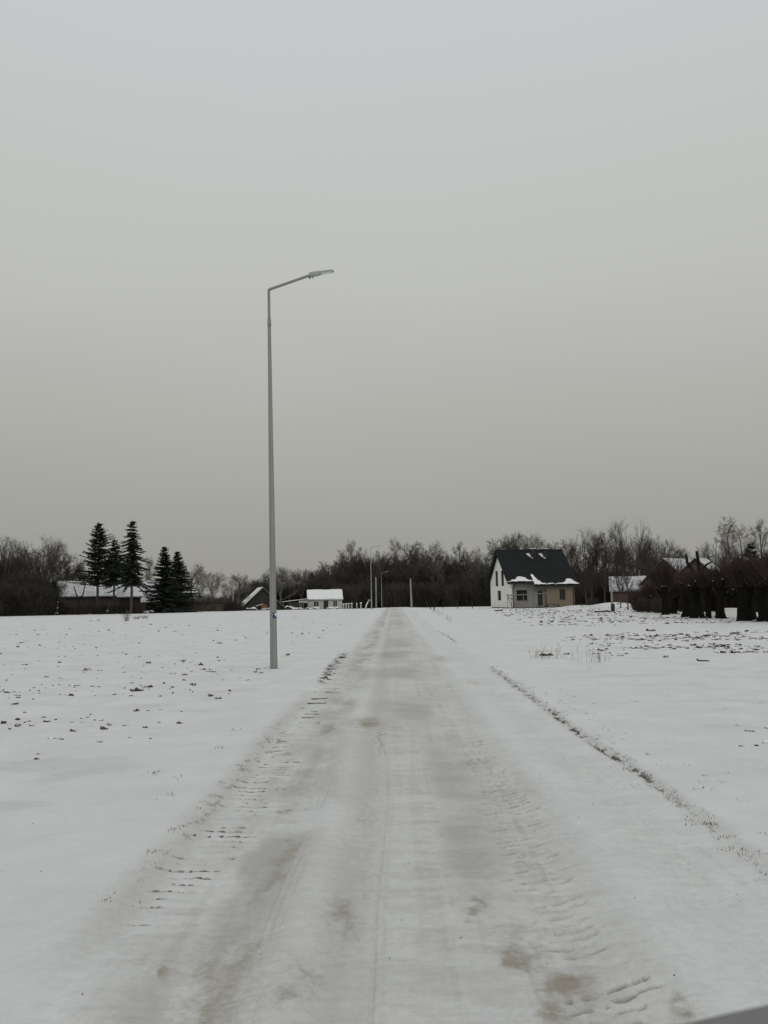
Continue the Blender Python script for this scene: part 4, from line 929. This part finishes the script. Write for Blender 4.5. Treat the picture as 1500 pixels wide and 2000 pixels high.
# white block among the willows
p = at(1412, 47); t = thing('white_tank', p, R(4), 'white rectangular tank standing between the pollard willow trunks', 'tank')
mb = MB(); mb.box(0, .84, 0, .7, -.1, .45); mb.build('body', M['white'], t, bevel=.03); mb = MB(); mb.box(-.01, .86, -.01, .71, .452, .52); mb.build('snow_cover', M['snow'], t, bevel=.03)
# leaning snowy branch by lamp 2
p = at(713, 118); t = thing('leaning_branch', p, 0, 'broken leaning branch coated in snow beside the second lamp', 'branch')
mb = MB(); mb.tube([(0, 0, -.1), (.25, 0, .7), (.6, .1, 1.3), (1.0, .1, 1.25)], [.10, .09, .06, .04], 7); mb.build('limb', M['snow'], t, True)
mb = MB(); mb.tube([(.5, 0, 1.1), (.1, 0, 1.6)], [.04, .02], 6); mb.tube([(.6, 0, 1.3), (.9, 0, .6), (.85, 0, .1)], [.05, .05, .06], 6); mb.build('side_limb', M['bark'], t, True)
# dark garden fence left of the dense spruces
p = at(352, 120); t = thing('board_fence', p, 0, 'dark brown board fence right of the dense spruces', 'fence')
mb = MB(); mb.box(0, 6.5, 0, .05, .05, 1.1); mb.build('board_panel', M['brownwall'], t)
for k in range(4): mb = MB(); mb.box(k*2.1, k*2.1+.12, .06, .18, -.2, 1.2); mb.build('post', M['wood_dark'], t)
# grey panel very near the camera in the bottom right corner
def dash():
    d = .32; a = P(1215, 1994, d); b = P(1700, 1894, d+.03)
    ax = (b-a).normalized(); back = Vector((0, -1, 0)); back = (back-ax*back.dot(ax)).normalized(); dn = Vector((0, 0, -1)); dn = (dn-ax*dn.dot(ax)).normalized()
    rr = .012; prof = [(rr*(1-math.cos(R(t_))), rr*(1-math.sin(R(t_)))) for t_ in range(0, 91, 15)]   # rounded front-top edge
    V = []; L = (b-a).length; m = 24
    for i in range(m+1):
        o_ = a+ax*(L*i/m)+Vector((0, 0, -.0012*((i/m-.5)**2)*4))
        ring = [(0.0, .09)]+[(x_, y_) for x_, y_ in prof]+[(.10, .008), (.10, .09)]
        for x_, y_ in ring: V.append(o_+back*x_+dn*y_)
    n = len(ring); Fc = [(i*n+k, i*n+(k+1) % n, (i+1)*n+(k+1) % n, (i+1)*n+k) for i in range(m) for k in range(n)]+[tuple(reversed(range(n))), tuple(range(m*n, m*n+n))]
    mb = MB(); mb.add(V, Fc); o_ = mb.build('dashboard_edge', M['dash'], None, True)
    tag(o_, 'out of focus grey panel edge close to the camera in the bottom right corner', 'dashboard')
dash()

# ------------------------------------------------------------------ trees
# conifers
def place(o, px, d, label, cat='tree', group=None, rz=0, s=1, name=None):
    o.location = at(px, d); o.rotation_euler = (0, 0, rz); o.scale = (s, s, s); return tag(o, label, cat, group)
DC = 108
place(spruce('spruce_tree', 11, hgt(190, 1020, DC), 4.2, 5.6, 2.0, .45, .16, 'needles', .6), 190, DC, 'tall ragged spruce on bare trunk at the left, with wide flat boughs')
place(spruce('spruce_tree', 12, hgt(222, 1052, DC+3), 4.3, 3.6, 1.9, .4, .35), 222, DC+3, 'shorter spruce squeezed between the two tallest spruces')
place(spruce('spruce_tree', 13, hgt(256, 1014, DC-3), 4.0, 4.7, 2.1, .45, .62, 'needles', .9), 256, DC-3, 'tallest spruce with drooping boughs and bare lower trunk')
place(spruce('spruce_tree', 14, hgt(320, 1067, DC+2), .2, 4.3, 2.4, .2, .3, 'needles2', 0), 320, DC+2, 'dense cone shaped spruce with boughs down to the snow, left of the pair')
place(spruce('spruce_tree', 15, hgt(342, 1077, DC+6), .2, 4.5, 2.3, .22, .3, 'needles2', 0), 345, DC+6, 'second dense spruce, right of the pair and slightly lower')
place(spruce('spruce_tree', 16, hgt(1473, 1064, 62), .8, 2.8, 1.3, .3, .4, 'needles2', .2), 1474, 62, 'dark spruce rising among the willows near the right edge')
place(spruce('spruce_tree', 17, hgt(1500, 1082, 66), .8, 2.8, 1.3, .3, .4, 'needles2', .2), 1512, 66, 'dark spruce cut off by the right edge of the photo')
place(spruce('spruce_tree', 18, hgt(105, 1135, 106), .2, 2.2, 1.3, .3, .3, 'needles2', 0), 103, 106, 'small dark evergreen at the left end of the farmhouse')

# lopped and individual trees
def lopped(name, px, d, limbs, label, mt='willow_bark'):
    p = at(px, d); t = thing(name, p, 0, label, 'tree'); px_m = d/F
    for i, (nm, pts, rad) in enumerate(limbs):
        mb = MB(); mb.tube([(( q[0]-px)*px_m, .02*i, (q[1])) for q in pts], rad, 9); mb.build(nm, M[mt], t, True)
    return t
z_ = lambda px, py, d: hgt(px, py, d)
d = 52
lopped('dead_tree', 1362, d, [('trunk', [(1366, -.2), (1366, 1.2), (1364, z_(1364, 1140, d))], [.30, .24, .20]),
    ('limb', [(1364, z_(1364, 1140, d)), (1356, z_(1356, 1112, d)), (1348, z_(1348, 1098, d)), (1347, z_(1347, 1083, d))], [.16, .12, .10, .07]),
    ('limb', [(1364, z_(1364, 1145, d)), (1371, z_(1371, 1112, d)), (1370, z_(1370, 1100, d)), (1368, z_(1368, 1076, d))], [.17, .12, .11, .09]),
    ('limb', [(1366, z_(1366, 1130, d)), (1378, z_(1378, 1112, d)), (1385, z_(1385, 1103, d)), (1398, z_(1398, 1096, d))], [.11, .09, .07, .04])], 'dead dark tree with three lopped bare limbs above the willows')
d = 102
lopped('pruned_tree', 153, d, [('trunk', [(153, -.2), (153, z_(153, 1170, d))], [.16, .13]),
    ('limb', [(153, z_(153, 1170, d)), (148, z_(148, 1160, d)), (143, z_(143, 1145, d))], [.11, .08, .05]),
    ('limb', [(153, z_(153, 1172, d)), (162, z_(162, 1160, d)), (165, z_(165, 1138, d))], [.11, .08, .05])], 'small pruned forked tree in front of the farmhouse wall')

# willows: nearest ones are individuals along a receding row
WL = [(1340, 48.5, .27, 2.35, 'first thick pollard willow at the left end of the dark row'),
      (1362, 46.5, .38, 2.35, 'broad squat pollard willow under the dead tree'),
      (1384, 45.5, .17, 2.3, 'thin pollard willow left of the white tank'),
      (1405, 44.5, .25, 2.6, 'pollard willow whose trunk stands just left of the white tank'),
      (1453, 40.5, .36, 2.9, 'stout pollard willow just right of the white tank'),
      (1466, 42.5, .28, 2.9, 'dark pollard willow pressed against its stout neighbour'),
      (1492, 39.5, .32, 3.0, 'pollard willow near the right edge with a gap of snow beside it'),
      (1530, 37.5, .34, 3.1, 'pollard willow cut by the right edge of the photo')]
for i, (px, d, rad, H, lb) in enumerate(WL):
    o = pollard('pollard_willow', 200+i, H+.1, 1.55, rad); place(o, px, d, lb, 'tree', 'pollard willows along the right field')
wp = pollard('pollard_willow', 220, 3.8, 1.4, .26); place(wp, 1300, 55, 'slender willow at the left tip of the willow row', 'tree', 'pollard willows along the right field')
for i, (px, d, s) in enumerate(((1272, 62, .66), (1318, 57, .66), (1345, 56, .70), (1428, 54, .80), (1447, 52, .85), (1505, 48, .85))):
    o = copy_tree(wp); place(o, px, d, 'reddish willow in the hidden second row behind the thick trunks', 'tree', 'willows of the second row', rz=i*1.3, s=s)

# wood at the end of the road
G1 = 'trees on the skyline of the wood at the road end'
front = [('up2', 655, 196, 1098, 'pale slender tree at the low left end of the wood'), ('up1', 672, 198, 1076, 'bare upright tree second from the left end of the wood'), ('birch1', 690, 204, 1058, 'tall feathery pale tree left of the second lamp top'),
 ('up1', 707, 200, 1072, 'bare tree directly left of the second lamp arm'), ('broad1', 728, 205, 1086, 'dark bare crown behind the second lamp pole'), ('up2', 742, 200, 1079, 'bare tree just right of the second lamp head'),
 ('up1', 756, 203, 1083, 'narrow dark tree above the third lamp'), ('birch1', 771, 207, 1055, 'tall pale slender tree above the road crest'), ('up3', 788, 200, 1085, 'low dark tree right of the tall pale one'),
 ('broad1', 812, 204, 1058, 'largest round bare crown above the plain concrete pole'), ('broad2', 832, 206, 1066, 'brownish round crown joined to the largest one'), ('birch1', 853, 208, 1061, 'pale fan topped tree midway between pole and house'),
 ('up1', 870, 200, 1078, 'dark tree right of the pale fan topped one'), ('birch2', 899, 205, 1062, 'brownish drooping tree standing tallest left of the house'), ('up3', 886, 200, 1086, 'low dark crown left of the brownish drooping tree'),
 ('up2', 915, 203, 1081, 'pale bare tree right of the brownish drooping tree'), ('birch1', 934, 206, 1072, 'pale bare tree nearest the roof verge of the house'), ('up1', 950, 202, 1082, 'dark tree half hidden by the left roof verge')]
for k, px, d, top, lb in front: plant(k, px, d, top, None, lb, 'tree', G1, wide=1.0)
for i in range(40):
    px = 648+i*7.7+vr.uniform(-4, 4); ki = vr.choice(['up1', 'up3', 'broad1', 'broad2', 'up1', 'up2'])
    top = vr.uniform(1080, 1106) + (14 if px < 670 else 0); plant(ki, px, vr.uniform(188, 235), top, None, 'bare dark tree within the mass of the wood at the road end', 'tree', 'inner trees of the wood', wide=1.15)
for i in range(64):
    px = 640+(i % 32)*10+vr.uniform(-4, 4); row = i//32
    plant(vr.choice(['bush1', 'bush1', 'bush2', 'bush3']), px, 182+row*14+vr.uniform(-4, 4), vr.uniform(1128, 1142)-row*20, None, 'dark leafless undergrowth bush at the foot of the wood', 'bush', 'undergrowth of the wood', wide=.95)
# middle left tree line
mid = [('broad3', 547, 172, 1103, 'rounded bare tree with pale twigs right of the tall lamp post'), ('broad2', 566, 178, 1113, 'brownish tree above the lean-to shed'), ('broad1', 588, 176, 1110, 'dark round crown above the left cottage corner'), ('broad1', 608, 180, 1115, 'low dark crown above the cottage ridge'),
 ('up1', 634, 182, 1098, 'slender tree above the right cottage gable'), ('broad2', 622, 178, 1108, 'dark brown crown behind the cottage'), ('broad1', 520, 174, 1120, 'low bare crown above the barn ridge'), ('broad2', 500, 176, 1128, 'low brown crown left of the barn ridge'), ('broad3', 488, 178, 1132, 'low pale crown right of the grey utility pole'),
 ('broad3', 464, 150, 1118, 'round bare tree behind the grey utility pole'), ('broad3', 415, 142, 1114, 'spreading bare tree alone between spruces and utility pole'), ('broad3', 372, 138, 1098, 'bare tree leaning out behind the dense spruces'), ('birch1', 392, 150, 1132, 'low faint bare tree between spruces and spreading tree'), ('birch1', 440, 155, 1140, 'low faint tree left of the grey utility pole')]
for k, px, d, top, lb in mid: plant(k, px, d, top, None, lb, 'tree', 'trees of the middle left tree line', wide=1.1)
for i in range(34):
    px = 352+i*9.3+vr.uniform(-3, 3); low = px < 470; dd = vr.uniform(152, 185) if low else vr.uniform(180, 192)
    plant(vr.choice(['bush2', 'bush3', 'bush1']) if not low else vr.choice(['bush3', 'bush2']), px, dd, vr.uniform(1150, 1166) if low else vr.uniform(1128, 1145), None, 'leafless brown hedge bush in the middle left tree line', 'bush', 'hedge bushes on the middle left')
for i in range(8):
    plant('bush3', 360+i*15+vr.uniform(-3, 3), 132, vr.uniform(1166, 1174), None, 'low brown hedge bush along the far edge of the left field', 'bush', 'low hedge on the left field edge', wide=1.5)
# far left
fl = [('fan1', -12, 112, 1040, 'bare tree cut by the left edge of the photo'), ('fan1', 20, 116, 1052, 'bare fan shaped tree nearest the left edge'), ('fan2', 78, 114, 1048, 'largest bare fan shaped tree left of the spruces'), ('broad1', 104, 132, 1060, 'bare tree leaning right beside the largest fan shaped one'), ('broad2', 128, 133, 1082, 'lower bare tree left of the ragged spruce'), ('broad1', 50, 122, 1072, 'dark crown between the two fan shaped trees'), ('broad2', 145, 134, 1100, 'lowest bare crown behind the farmhouse roof end'), ('birch1', 288, 135, 1090, 'faint pale tree between the tall and the dense spruces'), ('broad2', 4, 110, 1075, 'brownish crown low at the left edge')]
for k, px, d, top, lb in fl: plant(k, px, d, top, None, lb, 'tree', 'bare trees at the far left')
for i in range(26):
    px = -36+(i % 13)*10+vr.uniform(-4, 4); row = i//13
    plant(vr.choice(['bush1', 'bush2', 'bush3', 'bush1']), px, 104+row*5+vr.uniform(-1, 1), (vr.uniform(1128, 1140) if px < 105 else vr.uniform(1150, 1165))-row*22, None, 'dark leafless bush in the thicket at the far left', 'bush', 'thicket at the far left', wide=1.0)
for i in range(9):
    plant(vr.choice(['bush1', 'bush3']), 128+i*18+vr.uniform(-4, 4), 106, vr.uniform(1172, 1182), None, 'low dark shrub along the farmhouse wall', 'bush', 'shrubs along the farmhouse wall', wide=1.2)
# behind and right of the house
rt_l = [('broad1', 983, 150, 1050, 'bare crown above the left end of the black roof'), ('broad1', 1010, 150, 1042, 'spreading bare crown above the black roof, second from left'), ('fan1', 1022, 152, 1036, 'tallest bare tree directly behind the chimneys'), ('birch1', 1050, 155, 1048, 'faint pale crown right of the chimneys'), ('birch1', 1068, 150, 1058, 'low faint crown above the right end of the black roof'),
 ('broad2', 1104, 118, 1052, 'dark brown leafy topped tree touching the roof edge'), ('fan2', 1146, 125, 1032, 'tall bare fan shaped tree right of the house'), ('up3', 1168, 120, 1048, 'dark narrow tree behind the brick barn'), ('up1', 1188, 122, 1044, 'dark tree left of the tallest tree on the right'), ('fan1', 1224, 110, 1012, 'tallest broad bare tree of the right side'), ('fan2', 1252, 118, 1045, 'bare tree leaning right of the tallest one'), ('broad1', 1206, 112, 1065, 'low dark crown under the tallest tree'),
 ('fan2', 1280, 112, 1048, 'rounded bare crown above the red brick house'), ('fan1', 1306, 115, 1050, 'bare tree behind the brick house ridge'), ('broad1', 1330, 118, 1068, 'low bare crown right of the brick house ridge'), ('broad3', 1352, 125, 1095, 'low pale crown between the two brick gables'),
 ('fan2', 1398, 95, 1058, 'rounded bare tree right of the dead lopped tree'), ('birch2', 1432, 95, 1015, 'tall wispy birch above the willow row'), ('birch1', 1455, 100, 1030, 'pale wispy birch left of the dark spruce'), ('birch2', 1492, 92, 1020, 'wispy birch at the right edge of the photo'), ('broad2', 1418, 90, 1075, 'reddish brown crown under the tall wispy birch')]
for k, px, d, top, lb in rt_l: plant(k, px, d, top, None, lb, 'tree', 'bare trees on the right')
for i, (px, d, top) in enumerate(((1182, 84, 1105), (1213, 78, 1110), (1227, 74, 1112), (1146, 92, 1110), (1156, 96, 1098))): plant('up3', px, d, top, None, ['dark trunk just left of the thin utility pole', 'dark trunk crossing the left part of the brick barn', 'dark trunk crossing the middle of the brick barn', 'dark slender tree right of the house corner', 'second dark slender tree right of the house corner'][i], 'tree', 'slender dark trees near the brick barn')
for i in range(20):
    px = 1118+(i % 10)*14+vr.uniform(-4, 4); row = i//10
    plant(vr.choice(['bush1', 'bush2', 'bush3']), px, 116+row*14, vr.uniform(1120, 1140)-row*22, None, 'dark leafless bush in the thicket between house and brick barn', 'bush', 'thicket between house and brick barn')
for i in range(14):
    px = 960+i*12; plant(vr.choice(['bush1', 'bush2']), px, vr.uniform(140, 150), vr.uniform(1085, 1100), None, 'dark leafless bush hidden behind the new house', 'bush', 'bushes behind the new house')
for i in range(26):
    px = 1248+(i % 13)*20+vr.uniform(-4, 4); row = i//13
    plant('bush4', px, (74 if row else 66)+vr.uniform(-2, 2)-(px-1248)*.03, (vr.uniform(1140, 1150) if px < 1330 else vr.uniform(1126, 1140) if px < 1395 else vr.uniform(1108, 1122))-row*5, None, 'reddish brown leafless shrub behind the willow row', 'bush', 'reddish shrubs behind the willows', wide=.8)
for i in range(12):
    plant(vr.choice(['bush1', 'bush3', 'bush2']), 1330+i*16, 105, vr.uniform(1085, 1105), None, 'dark background bush between brick houses and birches', 'bush', 'background bushes at the right')
for i, px in enumerate((1255, 1272, 1288, 1306)): plant('bush3', px, 64-i*2, 1162, None, ['leftmost low brown shrub before the willow row', 'second low brown shrub before the willow row', 'third low brown shrub before the willow row', 'low brown shrub touching the first pollard willow'][i], 'bush', 'low brown shrubs before the willow row')
plant('bush2', 1158, 90, 1165, None, 'small dark shrub just right of the house wall', 'bush')
plant('pale_bush', 246, 62, 1182, None, 'lone thin shrub standing in the left snow field', 'bush', wide=.7)
for i, (px, d, top) in enumerate(((178, 64, 1210), (193, 66, 1208), (266, 70, 1199), (283, 72, 1198))): plant('pale_bush', px, d, top, None, ['lowest dry tuft in a row on the left snow field', 'second dry tuft in the row on the left snow field', 'dry tuft right of the lone thin shrub', 'last dry tuft towards the dense spruces'][i], 'dry tuft', 'dry tufts on the left snow field', wide=2.2)
# dry weeds on the right field edge
def weed(px, py, h, n, label, seed):
    g = gp(px, py); rs = np.random.RandomState(seed); S = []
    for i in range(n):
        a = rs.rand()*6.283; p = np.array([.12*rs.normal(), .10*rs.normal(), -.03]); l = .5*rs.rand(); dd = np.array([math.cos(a)*l, math.sin(a)*l, 1]); dd /= np.linalg.norm(dd); L = h*(.4+.7*rs.rand())
        q = p+dd*L; S.append((*p, *q, .0028, .0014))
        for j in range(4): e = dd+rs.normal(0, .6, 3); e /= np.linalg.norm(e); b = p+(q-p)*rs.uniform(.3, 1); S.append((*b, *(b+e*L*.25), .002, .001))
    o = seg_mesh(S, 'dry_weed', M['dry_grass'], None); o.location = (g.x, g.y, gz(g.x, g.y)); tag(o, label, 'weed', 'dry weeds at the edge of the right field')
for i, (px, py, h, n) in enumerate(((1064, 1285, .36, 14), (1080, 1284, .42, 6), (1108, 1288, .28, 6), (1162, 1292, .38, 14), (1190, 1290, .25, 5), (1042, 1282, .2, 5), (848, 1196, .5, 20), (860, 1202, .45, 16), (876, 1212, .4, 12))):
    weed(px, py, h, n, ['thick dry weed clump on a dark clod at the field edge', 'tall thin dry weed right of the thick clump', 'sparse dry weed midway along the field edge', 'second thick dry weed clump at the field edge', 'short dry weed at the right end of the row', 'short sparse weed at the left end of the row', 'dry weed by the short stakes at the verge', 'dry weed a little nearer than the stakes', 'sparse weed at the road shoulder before the field'][i], 300+i)
xs = []; ys = []
for q in ((1064, 1281), (1107, 1277), (1163, 1277), (1374, 1289), (1300, 1284), (1272, 1231), (1433, 1237)):
    g = gp(*q); xs.append(g.x); ys.append(g.y)
clods('soil_clods', 'biggest dark clods standing at the near edge of the right field', np.array(xs), np.array(ys), np.array([.10, .07, .07, .10, .07, .12, .12]), 71, elong=1.2, flat=1.0, sub=3)
